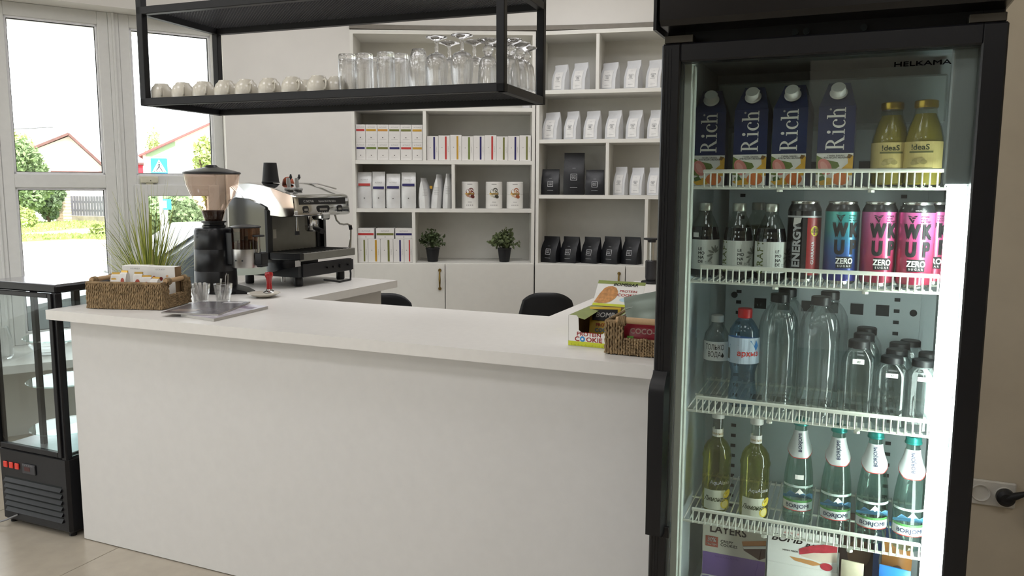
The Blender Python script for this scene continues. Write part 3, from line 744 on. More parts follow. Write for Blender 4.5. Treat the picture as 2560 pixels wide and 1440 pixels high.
for i in range(6): MB().lathe([(0, 0), (.003, 0), (.003, .001), (0, .001)], 8).xf(Matrix.Translation((.165+.011*i, -.0062, .283)) @ Matrix.Rotation(radians(90), 4, 'X')).build('button', mat('button_grey', '77777A', .5), th)
lv = MB().add([(.035, .0, .0), (.385, .0, .0), (.385, -.011, -.014), (.035, -.011, -.014), (.035, 0, -.017), (.385, 0, -.017)], [(0, 1, 2, 3), (3, 2, 5, 4), (0, 3, 4), (1, 5, 2)]).mesh('louvre_slat', DB)
for i in range(6):
    MB().box(.035, .385, -.0005, .0, .21-.0265*i, .2175-.0265*i).build('louvre_gap', DK, dc)
    link('louvre_slat', lv, dc, (0, 0, .21-.0265*i))
MB().tube([(.10, -.001, .05), (.06, -.03, .03), (.0, -.06, .012), (-.2, -.1, .006)], .004, 6).build('drain_hose', mat('grey_hose', '8A8A8C', .5), dc)
for x in (.03, DW-.03):
    for y in (.03, DD-.03): MB().lathe([(0, .0), (.015, .0), (.015, .02), (0, .02)], 10, (x, y, 0)).build('foot', DB, dc)
# ================================================================== ON THE HANGING SHELF
HSZ = HZ0+T+.0005
nH = Vector((-sin(HANG), cos(HANG), 0)); HMI = HSM.inverted()
def hsp(px, yl): return (HMI @ onpl(px, 240, HA+nH*yl, nH)).x
def hs_at(px, yl): return HSM @ Vector((hsp(px, yl), yl, HSZ))
CERAM = mat('cream_ceramic', 'DAD4C6', .25, var=.03, scale=20, coat=.3)
cup_p = [(.0, .058), (.019, .058), (.021, .063), (.024, .062), (.026, .056), (.034, .048), (.040, .030), (.0415, .012), (.041, .001), (.039, .0), (.038, .004), (.038, .015), (.036, .03), (.030, .044), (.018, .053), (0, .055)]
cup_m = MB().lathe(cup_p, 32).mesh('bowl', CERAM)
hm = MB().tube([(.037, 0, .044), (.050, 0, .047), (.058, 0, .038), (.058, 0, .024), (.051, 0, .014), (.038, 0, .012)], .0042, 8).mesh('handle', CERAM)
def cup(loc, rz, label, grp):
    t = thing('coffee_cup', label, 'cup', loc, rz, grp); t.scale = (1.1, 1.1, 1.02); link('bowl', cup_m, t); link('handle', hm, t)
for i, px in enumerate((405, 458, 511, 565, 617, 675, 733, 797)):
    cup(hs_at(px, .075), radians(-44+2.6*i), '%s upturned cream coffee cup from the window in the front row' % ORD[i], 'upturned cups on the hanging shelf')
for i, (px, yl) in enumerate(((768, .165), (843, .12), (500, .18), (590, .18))):
    cup(hs_at(px, yl), radians(-30), ['upturned cream cup mostly hidden behind the seventh cup of the front row', 'upturned cream cup right behind the first tall tumbler', 'upturned cream cup hidden behind the third cup of the front row', 'upturned cream cup hidden behind the fifth cup of the front row'][i], 'upturned cups on the hanging shelf')
DG = clear('drinking_glass', 'FFFFFF', 1.5, .6, extra=.03)
def wall_prof(outer, t, inner_end):
    """Upturned vessel: closed outside profile, open at the bottom."""
    inner = [(max(r-t, 0), z) for r, z in outer if z < inner_end]
    return [(0, outer[-1][1])]+outer[::-1]+inner+[(0, inner[-1][1])]
tumb_o = [(.0305, 0), (.0305, .03), (.030, .07), (.0293, .11), (.0288, .121), (.027, .124)]
tumb_i = [(.0285, 0), (.0283, .05), (.0275, .1), (.0245, .107), (0, .108)]
tumb = MB().lathe([(0, .122)]+tumb_o[::-1]+tumb_i, 28).mesh('tumbler', DG)
beer = MB().lathe([(0, .13), (.019, .131), (.0215, .128), (.026, .112), (.0325, .09), (.034, .06), (.0335, .02), (.032, 0), (.0308, 0), (.0322, .02), (.0327, .06), (.031, .088), (.0245, .110), (.02, .118), (0, .12)], 28).mesh('beer', DG)
wine_b = MB().lathe([(0, .119), (.006, .118), (.011, .115), (.022, .111), (.031, .102), (.0355, .086), (.036, .065), (.0335, .035), (.0305, 0), (.0295, 0), (.0325, .035), (.035, .065), (.0345, .085), (.030, .100), (.02, .108), (0, .110)], 28).mesh('bowl', DG)
wine_s = MB().lathe([(0, .118), (.006, .119), (.0048, .128), (.0065, .135), (.0045, .146), (.007, .155), (0, .156)], 14).mesh('stem', DG)
wine_f = MB().lathe([(0, .156), (.008, .156), (.02, .162), (.034, .166), (.035, .168), (.033, .1695), (.01, .168), (0, .1675)], 28).mesh('foot', DG)
bulb_b = MB().lathe([(0, .098), (.012, .097), (.02, .092), (.026, .08), (.030, .05), (.0325, 0), (.031, 0), (.0287, .05), (.0245, .079), (.017, .088), (0, .09)], 28).mesh('bowl', DG)
bulb_s = MB().lathe([(0, .097), (.010, .098), (.014, .106), (.0175, .116), (.015, .126), (.008, .133), (0, .134)], 18).mesh('stem', DG)
bulb_f = MB().lathe([(0, .133), (.01, .133), (.026, .140), (.036, .145), (.037, .147), (.035, .149), (0, .148)], 28).mesh('foot', DG)
def gl(kind, px, yl, label):
    p = hs_at(px, yl)
    if kind in 'TB':
        o = link('tumbler' if kind == 'T' else 'beer_glass', tumb if kind == 'T' else beer, None, p)
        o.scale = (1.14, 1.14, 1.10); tag(o, label, 'glass', 'upturned glasses on the hanging shelf')
    else:
        t = thing('stemmed_glass', label, 'glass', p, 0, 'upturned glasses on the hanging shelf'); t.scale = (1.14, 1.14, 1.08)
        for nm, me in zip(('bowl', 'stem', 'foot'), (wine_b, wine_s, wine_f) if kind == 'W' else (bulb_b, bulb_s, bulb_f)): link(nm, me, t)
for i, (px, yl) in enumerate(((870, .07), (912, .075), (941, .17), (966, .075), (1000, .12), (1024, .2))):
    gl('T', px, yl, '%s upturned clear tumbler from the cups on the hanging shelf' % ORD[i])
gl('B', 1047, .09, 'upturned tapered beer glass between the tumblers and stemmed glasses')
for i, (px, yl) in enumerate(((1092, .085), (1124, .2), (1155, .08), (1186, .21))):
    gl('W', px, yl, '%s upturned slim stemmed glass counting from the tapered beer glass' % ORD[i])
for i, (px, yl) in enumerate(((1220, .085), (1250, .19), (1276, .11), (1298, .19), (1314, .27))):
    gl('U', px, yl, '%s upturned bulb stemmed glass counting from the slim glasses' % ORD[i])

# ================================================================== ON THE COUNTER
CT = CZ+.0005
WEAVE = mat('seagrass_rope', '937C5C', .9, var=.35, scale=60, bump=.3)
WOODB = mat('pale_wood_bar', 'C3A27A', .6, var=.15, scale=40, aniso=(1, 30, 30))
def basket(label, loc, rz, W, D, H, seed=1):
    """Rope basket; the short ends (x = 0 and x = W) have a gap with a wooden bar."""
    t = thing('rope_basket', label, 'basket', loc, rz, 'rope baskets'); rnd = random.Random(seed); w = .009
    lin_ = MB(); h2 = H*.52; g0, g1 = D*.24, D*.76
    lin_.box(.004, W-.004, .004, D-.004, .002, .008).box(.004, W-.004, .004, .008, .008, H-.006).box(.004, W-.004, D-.008, D-.004, .008, H-.006)
    for x in (.004, W-.008): lin_.box(x, x+.004, .008, D-.008, .008, h2).box(x, x+.004, .008, g0, h2, H-.006).box(x, x+.004, g1, D-.008, h2, H-.006)
    lin_.build('inner_wall', WEAVE, t)
    wv = MB()
    def strand(x, y, nx, ny, top, ph):
        n = 14; pts = []
        for k in range(n+1):
            z = .003+(top-.003)*k/n; o = .0013*sin(k*2.3+ph)+rnd.uniform(-.0008, .0008); s = .0018*cos(k*2.3+ph)
            pts.append((x+nx*(.001+s)+abs(ny)*o, y+ny*(.001+s)+abs(nx)*o, z))
        wv.tube(pts, [.0040*rnd.uniform(.75, 1.2) for _ in pts], 5)
    k = .0078; n = int(W/k)
    for i in range(n+1):
        for y, ny in ((0, -1), (D, 1)): strand(i*W/n, y, 0, ny, H+rnd.uniform(-.003, .002), rnd.random()*6)
    n = int(D/k)
    for i in range(1, n):
        y = i*D/n
        for x, nx in ((0, -1), (W, 1)): strand(x, y, nx, 0, (h2 if g0 < y < g1 else H)+rnd.uniform(-.002, .002), rnd.random()*6)
    o = wv.build('woven_rope', WEAVE, t); o['kind'] = 'stuff'
    rim = MB()
    rim.tube([(0, g0, H), (0, 0, H), (W, 0, H), (W, g0, H)], .0055, 7); rim.tube([(W, g1, H), (W, D, H), (0, D, H), (0, g1, H)], .0055, 7)
    rim.build('rim', WEAVE, t)
    for x in (0, W):
        MB().tube([(x, g0-.022, H+.006), (x, g1+.022, H+.006)], .0095, 12).build('wooden_bar', WOODB, t)
        for y in (g0-.004, g1+.004):
            b = MB()
            for j in range(4): b.tube([(x+.0125*cos(a), y-.008+.0055*j, H+.004+.0125*sin(a)) for a in [2*pi*q/10 for q in range(10)]], .003, 5, closed=True)
            b.build('rope_binding', WEAVE, t)
    return t
bk1 = basket('brown rope basket full of wrapped sweets beside the magazines', (-2.785, 2.205, CT), radians(16.5), .315, .215, .105, 1)
M_B1 = Matrix.Translation((-2.785, 2.205, CT)) @ Matrix.Rotation(radians(16.5), 4, 'Z')
CARD = mat('white_card', 'EFEDE8', .6, var=.02); KRAFT = mat('kraft_brown', '8C7355', .8, var=.08)
GREYP = mat('grey_lettering', '8B8986', .7)
# two sweet boxes standing in the basket
for i, (x0, x1, y, lb) in enumerate(((.055, .17, .155, 'white sweets box standing in the basket next to the wooden bar'), (.178, .30, .13, 'white sweets box with printed fruit standing in the basket'))):
    t = thing('sweets_box', lb, 'box', M_B1 @ Vector((x0, y, .009)), radians(16.5)); w = x1-x0
    MB().box(0, w, 0, .05, 0, .150, .001).build('carton', CARD, t)
    MB().box(w, w+.0006, .001, .049, .001, .149).build('side_panel', KRAFT, t)
    text('UCANDY', .006, GREYP, t, front(w*.5, 0, .136), gap=.0015)
    if i:
        for q, (a, b, r, c) in enumerate(((.03, .105, .008, 'A5392C'), (.06, .10, .010, '7E241E'), (.095, .095, .011, 'D98A3D'), (.088, .112, .006, 'E7B98A'))):
            shape(ell(a, b, r, r*.8, 14, .5), 'fruit_print', mat('print_'+c, c, .6), t, front(0, 0, 0))
FOIL = mat('gold_foil', 'B79248', .3, .8); WRAP = mat('white_wrapper', 'E8E4DE', .45, var=.05); RNUT = mat('red_print', 'B5503C', .6)
def sachet(loc, rz, label, tilt=0., gold=True, s=1.):
    t = thing('wrapped_sweet', label, 'sweet', loc, 0, 'wrapped sweets in the basket', rot=(radians(tilt), 0, rz))
    w, h, d = .034*s, .06*s, .022*s
    rings = []
    for z, kw, kd in ((0, .9, 1.0), (.004, 1, 1.05), (h*.5, 1, 1.05), (h*.85, .98, .7), (h*.93, .97, .25)):
        rings.append([(a*w/2*kw, b*d/2*kd, z) for a, b in ((-1, -1), (1, -1), (1, 1), (-1, 1))])
    MB().loft(rings).build('pouch', WRAP, t)
    MB().box(-w*.49, w*.49, -.0022, .0022, h*.9, h*1.06, .001).build('foil_seal', FOIL, t)
    shape(ell(.002, h*.38, w*.26, h*.2, 14), 'print', RNUT, t, front(0, -d*.53, 0, .0008))
for i, (x, y, z, a, tl, lb) in enumerate(((.075, .075, .066, .1, 8, 'gold sealed wrapped sweet nearest the window in the basket'), (.115, .07, .075, -.25, 6, 'tall gold sealed sweet with a red print in the basket'), (.175, .07, .070, .1, 10, 'gold sealed sweet in front of the printed sweets box'),
                                        (.215, .06, .060, .3, 18, 'orange sealed sweet leaning low in the basket'), (.245, .055, .055, -.2, 22, 'wrapped sweet lying next to the basket handle gap'), (.095, .045, .052, .5, 30, 'pale wrapped sweet sunk behind the basket front rim'))):
    sachet(M_B1 @ Vector((x, y, z+.006)), radians(16.5)+a, lb, -tl, s=1.05)
# magazines
def magazine(label, pts, z, h, cols, prints):
    c = sum((Vector(p) for p in pts), Vector((0, 0)))/4; t = thing('magazine', label, 'magazine', (c.x, c.y, z))
    q = [(p[0]-c.x, p[1]-c.y) for p in pts]
    MB().prism(q, 0, h-.0006).build('pages', mat('paper_edge', 'B9B6B0', .8, var=.1, scale=300, aniso=(1, 1, 60)), t)
    MB().prism([(a*1.004, b*1.004) for a, b in q], h-.0006, h).build('cover', mat(cols[0], cols[1], .25, var=.35, scale=9), t)
    for u0, u1, v0, v1, cl in prints:
        def fn(a, b):
            p = Vector(q[0]).lerp(Vector(q[1]), a).lerp(Vector(q[3]).lerp(Vector(q[2]), a), b); return (p.x, p.y, h+.0004)
        patch(u0, u1, v0, v1, 'cover_print', mat('print_'+cl, cl, .3), t, fn)
    return t
magazine('thick pale magazine lying lowest on the counter', [(-2.30, 2.21), (-2.105, 2.175), (-2.135, 2.50), (-2.33, 2.52)], CT, .011, ('mag_cover_pale', 'C9C3CC'), [(.1, .9, .72, .85, '8E7F92'), (.15, .6, .2, .55, 'B49C96'), (.55, .9, .1, .4, 'DAD6DC')])
magazine('thin dark magazine on top of the pale one', [(-2.36, 2.175), (-2.135, 2.23), (-2.255, 2.535), (-2.45, 2.45)], CT+.0118, .006, ('mag_cover_dark', '6E6A6E'), [(.55, .92, .84, .94, 'D9D7D8'), (.1, .5, .1, .3, '8C7F78')])
# two small glasses
def facet_glass(label, px, py, stuff):
    p = onz(px, py, CZ); t = thing('water_glass', label, 'glass', (p.x, p.y, CT), 0, 'small counter glasses')
    MB().lathe([(0, 0), (.0265, 0), (.0285, .004), (.0315, .033), (.0355, .045), (.0395, .08), (.0388, .081), (.038, .08), (.034, .046), (.0295, .034), (.0255, .012), (0, .010)], 12).build('tumbler_body', clear('small_glass', 'FFFFFF', 1.45, .3, extra=.04), t, ang=20)
    return t, p
STEEL = mat('steel', 'B8B8B6', .2, 1.0, var=.05)
t, p = facet_glass('small facet glass holding sugar sticks next to the rope basket', 503, 758, 1)
for i in range(3):
    o = MB().box(-.006, .006, -.0025, .0025, 0, .075, .001).build('sugar_stick', CARD, None, (p.x+.006*(i-1), p.y+.004*i, CT+.0125), (radians(6), radians(-10+8*i), .4*i))
    tag(o, '%s white sugar stick in the glass near the basket' % ORD[i], 'sugar stick', 'sugar sticks in a glass')
t, p = facet_glass('small facet glass holding steel tongs and a spoon', 559, 757, 2)
tg = thing('sugar_tongs', 'bent steel sugar tongs standing in the facet glass', 'tongs', (p.x+.006, p.y, CT+.013), radians(20))
MB().tube([(-.010, 0, 0), (.004, 0, .05), (.008, 0, .10), (.013, 0, .112), (.019, 0, .108), (.018, 0, .09), (.014, 0, .04), (.004, 0, .004)], [.002, .002, .0022, .0022, .0022, .0022, .002, .0028], 8).build('tong_arms', STEEL, tg)
o = MB().tube([(-.012, -.004, .013), (-.008, -.004, .05), (.0, -.004, .103)], [.006, .002, .0042], 8).build('spoon', STEEL, None, (p.x-.004, p.y, CT)); tag(o, 'small steel spoon standing beside the sugar tongs', 'spoon')
# saucer and red tamper
p = onz(660, 743, CZ); t = tag(MB().lathe([(0, .004), (.028, .004), (.033, .002), (.036, .003), (.060, .013), (.071, .0185), (.0712, .0205), (.069, .0205), (.055, .014), (.036, .008), (0, .0075)], 36).build('saucer', CERAM, None, (p.x, p.y, CT)), 'cream saucer under the red handled tamper', 'saucer')
p = onz(674, 738, CZ); tm_ = thing('coffee_tamper', 'coffee tamper with a glossy red handle on the saucer', 'tamper', (p.x, p.y, CT+.0085))
MB().lathe([(0, 0), (.0285, 0), (.029, .006), (.027, .009), (.015, .014), (.0125, .019), (0, .019)], 28).build('steel_foot', STEEL, tm_)
MB().lathe([(0, .018), (.0125, .018), (.0125, .03), (.0112, .05), (.0135, .068), (.0185, .08), (.0185, .09), (.015, .096), (0, .098)], 24).build('handle', mat('red_lacquer', 'A31A1C', .15, coat=.6), tm_)

# ---------------------------------------------------------------- grinder
GB = mat('grinder_black', '111215', .3, 0, .5, var=.08)
gr = thing('coffee_grinder', 'black coffee grinder with a smoky cone hopper beside the espresso machine', 'coffee grinder', (-2.705, 2.82, CT), radians(8))
MB().lathe([(0, 0), (.092, 0), (.092, .008), (.090, .02), (.0885, .10), (.0878, .1015), (.0885, .103), (.0855, .20), (.0848, .2015), (.0855, .203), (.083, .285), (.077, .298), (.05, .302), (0, .302)], 48, sq=2.4).build('body', GB, gr)
for i in range(6): MB().box(-.03, .03, -.0815, -.078, .255+.0065*i, .2575+.0065*i).build('vent_slit', DK, gr, (-.006, .0, 0))
MB().lathe([(0, .298), (.052, .298), (.052, .308), (.046, .312), (.046, .32), (.055, .323), (.055, .33), (0, .33)], 30).build('collar', GB, gr)
SMOKE = thin_glass('smoky_plastic', (.88, .76, .68), 1.45, .02)
MB().lathe([(.038, .328), (.043, .345), (.052, .375), (.072, .41), (.098, .45), (.115, .495), (.122, .545)], 44).build('hopper', SMOKE, gr)
MB().lathe([(0, .33), (.036, .33), (.041, .345), (.049, .373), (.046, .378), (.02, .374), (0, .376)], 30).build('coffee_beans', mat('coffee_beans', '2A1A14', .5, var=.4, scale=90, bump=.6), gr)
MB().lathe([(0, .575), (.03, .574), (.06, .568), (.108, .556), (.124, .552), (.127, .547), (.124, .542), (.11, .544), (0, .548)], 44).build('hopper_lid', mat('lid_black', '2A2A2D', .35), gr)
MB().lathe([(0, .585), (.022, .583), (.032, .573), (0, .572)], 24).build('lid_knob', mat('lid_black', '2A2A2D', .35), gr)
dz = (.165, 0, 0)
MB().box(.06, .12, -.03, .03, .13, .28, .004).build('doser_neck', GB, gr)
MB().lathe([(0, .12), (.062, .12), (.064, .125), (.064, .205), (0, .205)], 36, dz).build('doser_drum', mat('brushed_steel', 'B9B7B4', .28, 1.0, var=.06, scale=20, aniso=(1, 1, .1)), gr)
MB().lathe([(.0615, .205), (.0625, .305)], 36, dz).build('doser_jar', thin_glass('brown_smoke', (.5, .33, .24), 1.45, .03), gr)
MB().lathe([(0, .206), (.058, .206), (.058, .235), (.03, .245), (0, .236)], 28, dz).build('ground_coffee', mat('ground_coffee', '3A2216', .9, var=.3, scale=80), gr)
MB().lathe([(0, .206), (.009, .206), (.009, .262), (0, .264)], 14, dz).build('doser_spindle', GB, gr)
MB().lathe([(0, .316), (.02, .315), (.06, .309), (.069, .306), (.069, .302), (.062, .3), (0, .302)], 36, dz).build('doser_lid', mat('lid_black', '2A2A2D', .35), gr)
for a in (-1.2, -.7): MB().lathe([(0, 0), (.004, 0), (.004, .001), (0, .001)], 10).xf(Matrix.Translation((.165+.0643*sin(a+1.0), -.0643*cos(a+1.0), .155)) @ Matrix.Rotation(a+1.0, 4, 'Z') @ Matrix.Rotation(radians(90), 4, 'X')).build('drum_screw', DK, gr)
MB().box(.225, .262, -.028, .028, .135, .19, .004).build('dose_lever_box', GB, gr)
MB().tube([(.24, -.02, .19), (.243, -.02, .262)], .006, 10).build('dose_counter_post', STEEL, gr)
MB().lathe([(0, 0), (.026, 0), (.028, .004), (.026, .008), (0, .008)], 24, (.24, -.015, .262)).build('portafilter_rest', GB, gr)
MB().box(.235, .265, -.03, .02, .125, .137, .003).build('dose_chute', GB, gr)
ft = MB(); ft.lathe([(0, 0), (.09, 0), (.088, .012), (.05, .02), (0, .02)], 32, (.06, 0, 0)); ft.loft([[(.07, -.05, 0), (.07, .05, 0), (.07, .05, .035), (.07, -.05, .035)], [(.14, -.048, 0), (.14, .048, 0), (.14, .048, .022), (.14, -.048, .022)], [(.185, -.03, 0), (.185, .03, 0), (.185, .03, .01), (.185, -.03, .01)]])
ft.build('foot_tray', GB, gr)
# ---------------------------------------------------------------- espresso machine (front faces +X)
CHR = mat('polished_chrome', 'D8D9DA', .08, 1.0, var=.02); GRY = mat('grey_steel_panel', '8B8A84', .38, .6, var=.04); DGR = mat('dark_grey_case', '2F3133', .4, .2)
PBL = mat('black_gloss_panel', '08090B', .06, 0, .6, coat=.5)
EX, EYN, EWD = -2.875, 3.095, .47
em = thing('espresso_machine', 'chrome espresso machine with black side panels standing on the counter wing', 'coffee machine', (EX, EYN, CT))
hd = [(-.0, .345), (0.0, .485), (.05, .502), (.12, .508), (.2, .500), (.28, .482), (.345, .462), (.382, .452), (.398, .447), (.405, .438), (.4095, .395), (.4135, .355), (.408, .346), (.392, .342), (.33, .338), (.25, .345)]
def rounded(pts, y0, y1, r):
    cx = sum(a for a, b in pts)/len(pts); cz = sum(b for a, b in pts)/len(pts); R = []
    for y, k in ((y0, .94), (y0+r*.25, .98), (y0+r*.7, 1), (y1-r*.7, 1), (y1-r*.25, .98), (y1, .94)): R.append([(cx+(a-cx)*k, y, cz+(b-cz)*k) for a, b in pts])
    return MB().loft(R)
rounded(hd, .006, EWD-.006, .03).build('head', CHR, em, ang=50)
MB().box(0.01, .21, .03, EWD-.03, .06, .35).build('core', DGR, em)
sp = [(.01, .085), (.01, .42), (.06, .435), (.13, .428), (.2, .405), (.238, .388), (.242, .375), (.242, .128), (.23, .118), (.16, .118)]
for y in (-.004, EWD-.016): MB().prism(sp, y, y+.02, 'y').build('side_panel', PBL, em)
MB().prism([(.236, .38), (.25, .37), (.25, .125), (.236, .125)], -.006, .03, 'y').build('side_trim', DGR, em)
MB().box(.208, .214, .045, EWD-.045, .165, .345, .001).build('backsplash', GRY, em)
MB().box(.2142, .216, .075, .10, .23, .275, .0005).build('sight_window', mat('window_cream', 'C9C6BC', .4), em)
MB().box(.2, .222, EWD-.045, EWD-.02, .13, .345).build('rear_edge', DGR, em)
tr = MB(); tr.box(.17, .435, .005, EWD-.005, .128, .166, .003); tr.build('drip_tray', GRY, em)
for i in range(14): MB().box(.222, .425, .035+.03*i, .041+.03*i, .1662, .168).build('grate_slot', mat('grate_dark', '3A3A38', .5, .5), em)
MB().box(.16, .43, .0, .005, .136, .166, .001).build('tray_end', mat('black_plastic', '17171A', .4), em)
MB().box(.405, .4365, -.001, .03, .136, .166, .001).build('tray_corner', mat('black_plastic', '17171A', .4), em)
MB().prism([(-.01, .055), (-.01, .088), (.1, .112), (.25, .135), (.43, .135), (.43, .105), (.37, .096), (.30, .076), (.2, .058), (.08, .048)], -.03, .012, 'y').build('chrome_skirt', CHR, em)
MB().prism([(.02, .05), (.04, .066), (.18, .066), (.28, .08), (.36, .096), (.42, .105), (.42, .05)], .004, EWD-.004, 'y').build('lower_case', DGR, em)
MB().box(.40, .43, .03, EWD-.03, .048, .112, .003).build('control_box', mat('black_plastic', '17171A', .4), em)
for y, r in ((.33, .011), (.27, .006), (.40, .006), (.22, .005)): MB().lathe([(0, 0), (r, 0), (r*.9, .008), (0, .009)], 14).xf(Matrix.Translation((.43, y, .082)) @ Matrix.Rotation(radians(90), 4, 'Y')).build('control_knob', mat('knob_black', '0D0D0F', .3), em)
for x in (.07, .375):
    for y in (.06, EWD-.06): MB().lathe([(0, 0), (.019, 0), (.022, .006), (.022, .038), (.018, .052), (0, .052)], 18, (x, y, 0)).build('foot', mat('black_plastic', '17171A', .4), em)
MB().lathe([(0, .012), (.012, .012), (.012, .05), (0, .05)], 14, (.25, .1, 0)).build('drain_stub', STEEL, em)
# front plate lettering and switches (the head's front leans a little)
def ef(y, z, eps=.0015): return flat((.4135, y, z), (0, 1, 0), (-.12, 0, 1), eps)
hp = MB().prism([(.404, .401), (.4112, .401), (.4078, .4335), (.4005, .4335)], .04, EWD-.05, 'y').build('name_plate', mat('black_plastic', '17171A', .4), em)
WP = mat('silver_print', 'C6C6C2', .4)
pf = flat((.4100, .07, .4115), (0, 1, 0), (-.1046, 0, 1), .0012)
text('C.NOVA', .0125, WP, hp, pf, align='l', sx=1.25); pf = flat((.4100, .19, .4125), (0, 1, 0), (-.1046, 0, 1), .0012)
text('Espresso Stile di Vita Italiano', .010, WP, hp, pf, align='l', sx=.9)
for y, w in ((.085, .045), (.225, .105), (.365, .045)):
    q = MB().prism([(b, c) for b, c in rrect(w, .032, .015, 5)], 0, .003).xf(Matrix.Translation((.4098, y, .379)) @ Matrix.Rotation(radians(90), 4, 'Z') @ Matrix.Rotation(radians(90), 4, 'X')).build('button_panel', mat('black_plastic', '17171A', .4), em)
    MB().box(.4130, .4145, y-w*.3, y+w*.3, .37, .381, .0004).build('button', mat('button_silver', '9C9A94', .35, .6), q)
    for k in range(5 if w > .06 else 3): MB().lathe([(0, 0), (.0035, 0), (.0035, .001), (0, .001)], 8).xf(Matrix.Translation((.4135, y-w*.36+w*.72*k/(4 if w > .06 else 2), .3635)) @ Matrix.Rotation(radians(90), 4, 'Y')).build('button', DK, q)
# group head, portafilter, spouts
g_ = MB(); g_.lathe([(0, .29), (.032, .29), (.034, .30), (.034, .345), (0, .345)], 24, (.33, .235, 0)); g_.build('group_head', CHR, em)
MB().box(.355, .425, .20, .27, .322, .358, .008).build('group_cover', CHR, em)
MB().lathe([(0, .262), (.026, .262), (.033, .27), (.034, .292), (0, .292)], 22, (.33, .235, 0)).build('portafilter', STEEL, em)
MB().tube([(.35, .225, .282), (.40, .19, .276), (.455, .155, .268)], [.009, .012, .013], 12).build('portafilter_handle', mat('black_plastic', '17171A', .4), em)
MB().tube([(.36, .08, .345), (.36, .08, .30), (.362, .079, .27)], [.006, .006, .009], 10).build('water_nozzle', STEEL, em); MB().lathe([(0, 0), (.012, 0), (.011, .018), (0, .018)], 14, (.362, .079, .252)).build('nozzle_tip', mat('black_plastic', '17171A', .4), em)
sw = [(.36, .395, .345), (.365, .40, .315), (.375, .415, .295), (.385, .435, .29), (.395, .455, .292), (.403, .468, .285), (.405, .472, .262), (.403, .47, .20), (.40, .466, .165)]
wn = MB().tube(sw, .005, 10).build('steam_wand', STEEL, em); MB().tube(sw[5:7], .0095, 10).build('wand_grip', mat('black_plastic', '17171A', .4), wn); MB().tube([(.4035, .4705, .21), (.400, .466, .168)], [.005, .0085], 10).build('wand_tip', STEEL, wn)
# top: vent grille, cup rail, two tap levers
MB().box(.335, .365, .16, .32, .0, .004, .001).build('top_vent', mat('black_plastic', '17171A', .4), em, (.0, 0, .4545), (0, radians(15), 0))
MB().tube([(.10, EWD-.03, .508), (.22, EWD-.03, .505), (.34, EWD-.03, .478)], .004, 8).build('cup_rail', CHR, em)
for y in (.085, .15):
    b = MB().box(.30, .335, y-.02, y+.02, .468, .483, .004).build('tap_base', mat('light_grey_plastic', 'A9A9A6', .4), em)
    MB().tube([(.317, y, .478), (.312, y, .505), (.309, y+.002, .53)], [.009, .011, .009], 10).build('tap_lever', mat('light_grey_plastic', 'A9A9A6', .4), b)
    MB().tube([(.309, y+.01, .522), (.313, y+.018, .535), (.311, y+.02, .548)], [.006, .0075, .004], 10).build('lever_tip', mat('black_plastic', '17171A', .4), b)
tag(MB().tube([(EX+.42, EYN+.20, CT+.02), (EX+.47, EYN+.27, CT+.005), (EX+.46, EYN+.38, CT+.005), (EX+.42, EYN+.44, CT+.03), (EX+.405, EYN+.455, CT+.06)], .005, 8).build('power_cable', mat('black_plastic', '17171A', .4)), 'black cable curling under the espresso machine front', 'cable')
o = thing('takeaway_cup', 'black paper cup turned over on top of the espresso machine', 'cup', (EX+.14, EYN+.16, CT+.508))
MB().lathe([(.0445, 0), (.0445, .004), (.042, .006), (.032, .098), (.032, .1), (0, .1)], 28).build('cup_wall', mat('black_paper', '1A1A1C', .6), o)
o = thing('small_bowl', 'small terracotta bowl turned over behind the black paper cup', 'bowl', (EX+.185, EYN+.24, CT+.503)); MB().lathe([(.03, 0), (.031, .003), (.026, .022), (.014, .034), (0, .036)], 24).build('bowl_wall', mat('terracotta', 'A8553A', .5), o)

# ---------------------------------------------------------------- cookie boxes and second basket
bk2 = basket('brown rope basket with pouches standing against the fridge side', (-.431, 2.215, CT), radians(90), .31, .217, .098, 5)
def lime(name): return mat('lime_print', 'C9CF2E', .5)
KHAKI = mat('olive_card', '8E9A52', .6); REDP = mat('bright_red_print', 'CF3A35', .5); BLUEP = mat('blue_print', '3A8FD0', .5); INK = mat('black_ink', '17171A', .6); CREAMC = mat('cookie_print', 'C9905A', .7, var=.25, scale=90)
cb = thing('cookie_box', 'open white and lime cookie display box with red lettering', 'box', (-.792, 2.292, CT), radians(-3))
w, d, h = .155, .20, .096
fr_ = [(0, 0), (w, 0), (w, h*.97), (w-.03, h*.97), (w-.035, h*.9), (w-.035, h*.52), (w-.045, h*.45), (.045, h*.45), (.035, h*.52), (.033, h*.93), (.026, h), (0, h)]
MB().prism(fr_, 0, .0015, 'y').build('front_wall', CARD, cb)
MB().prism([(0, 0), (d, 0), (d, h*1.05), (0, h)], 0, .0015, 'x').build('side_wall', CARD, cb); MB().prism([(0, 0), (d, 0), (d, h*1.05), (0, h)], w-.0015, w, 'x').build('side_wall', CARD, cb)
MB().box(0, w, d-.0015, d, 0, h*1.05).box(0.001, w-.001, .001, d, 0, .0015).build('inner_card', KRAFT, cb)
MB().box(.0016, .0022, .003, d-.003, .002, h*.97).build('lining', KRAFT, cb)
MB().add([(0, 0, h), (.052, .004, h-.012), (.052, d*.93, h+.003), (0, d, h*1.05)], [(0, 1, 2, 3)]).build('flap', KHAKI, cb); MB().add([(w, 0, h*.97), (w-.02, .004, h*.9), (w-.035, d*.95, h+.006), (w, d, h*1.05)], [(0, 1, 2, 3)]).build('flap', KHAKI, cb)
f = front(0, 0, 0); patch(.0005, w-.0005, .0008, .0155, 'lime_band', lime(''), cb, f)
f = front(0, 0, 0, .001)
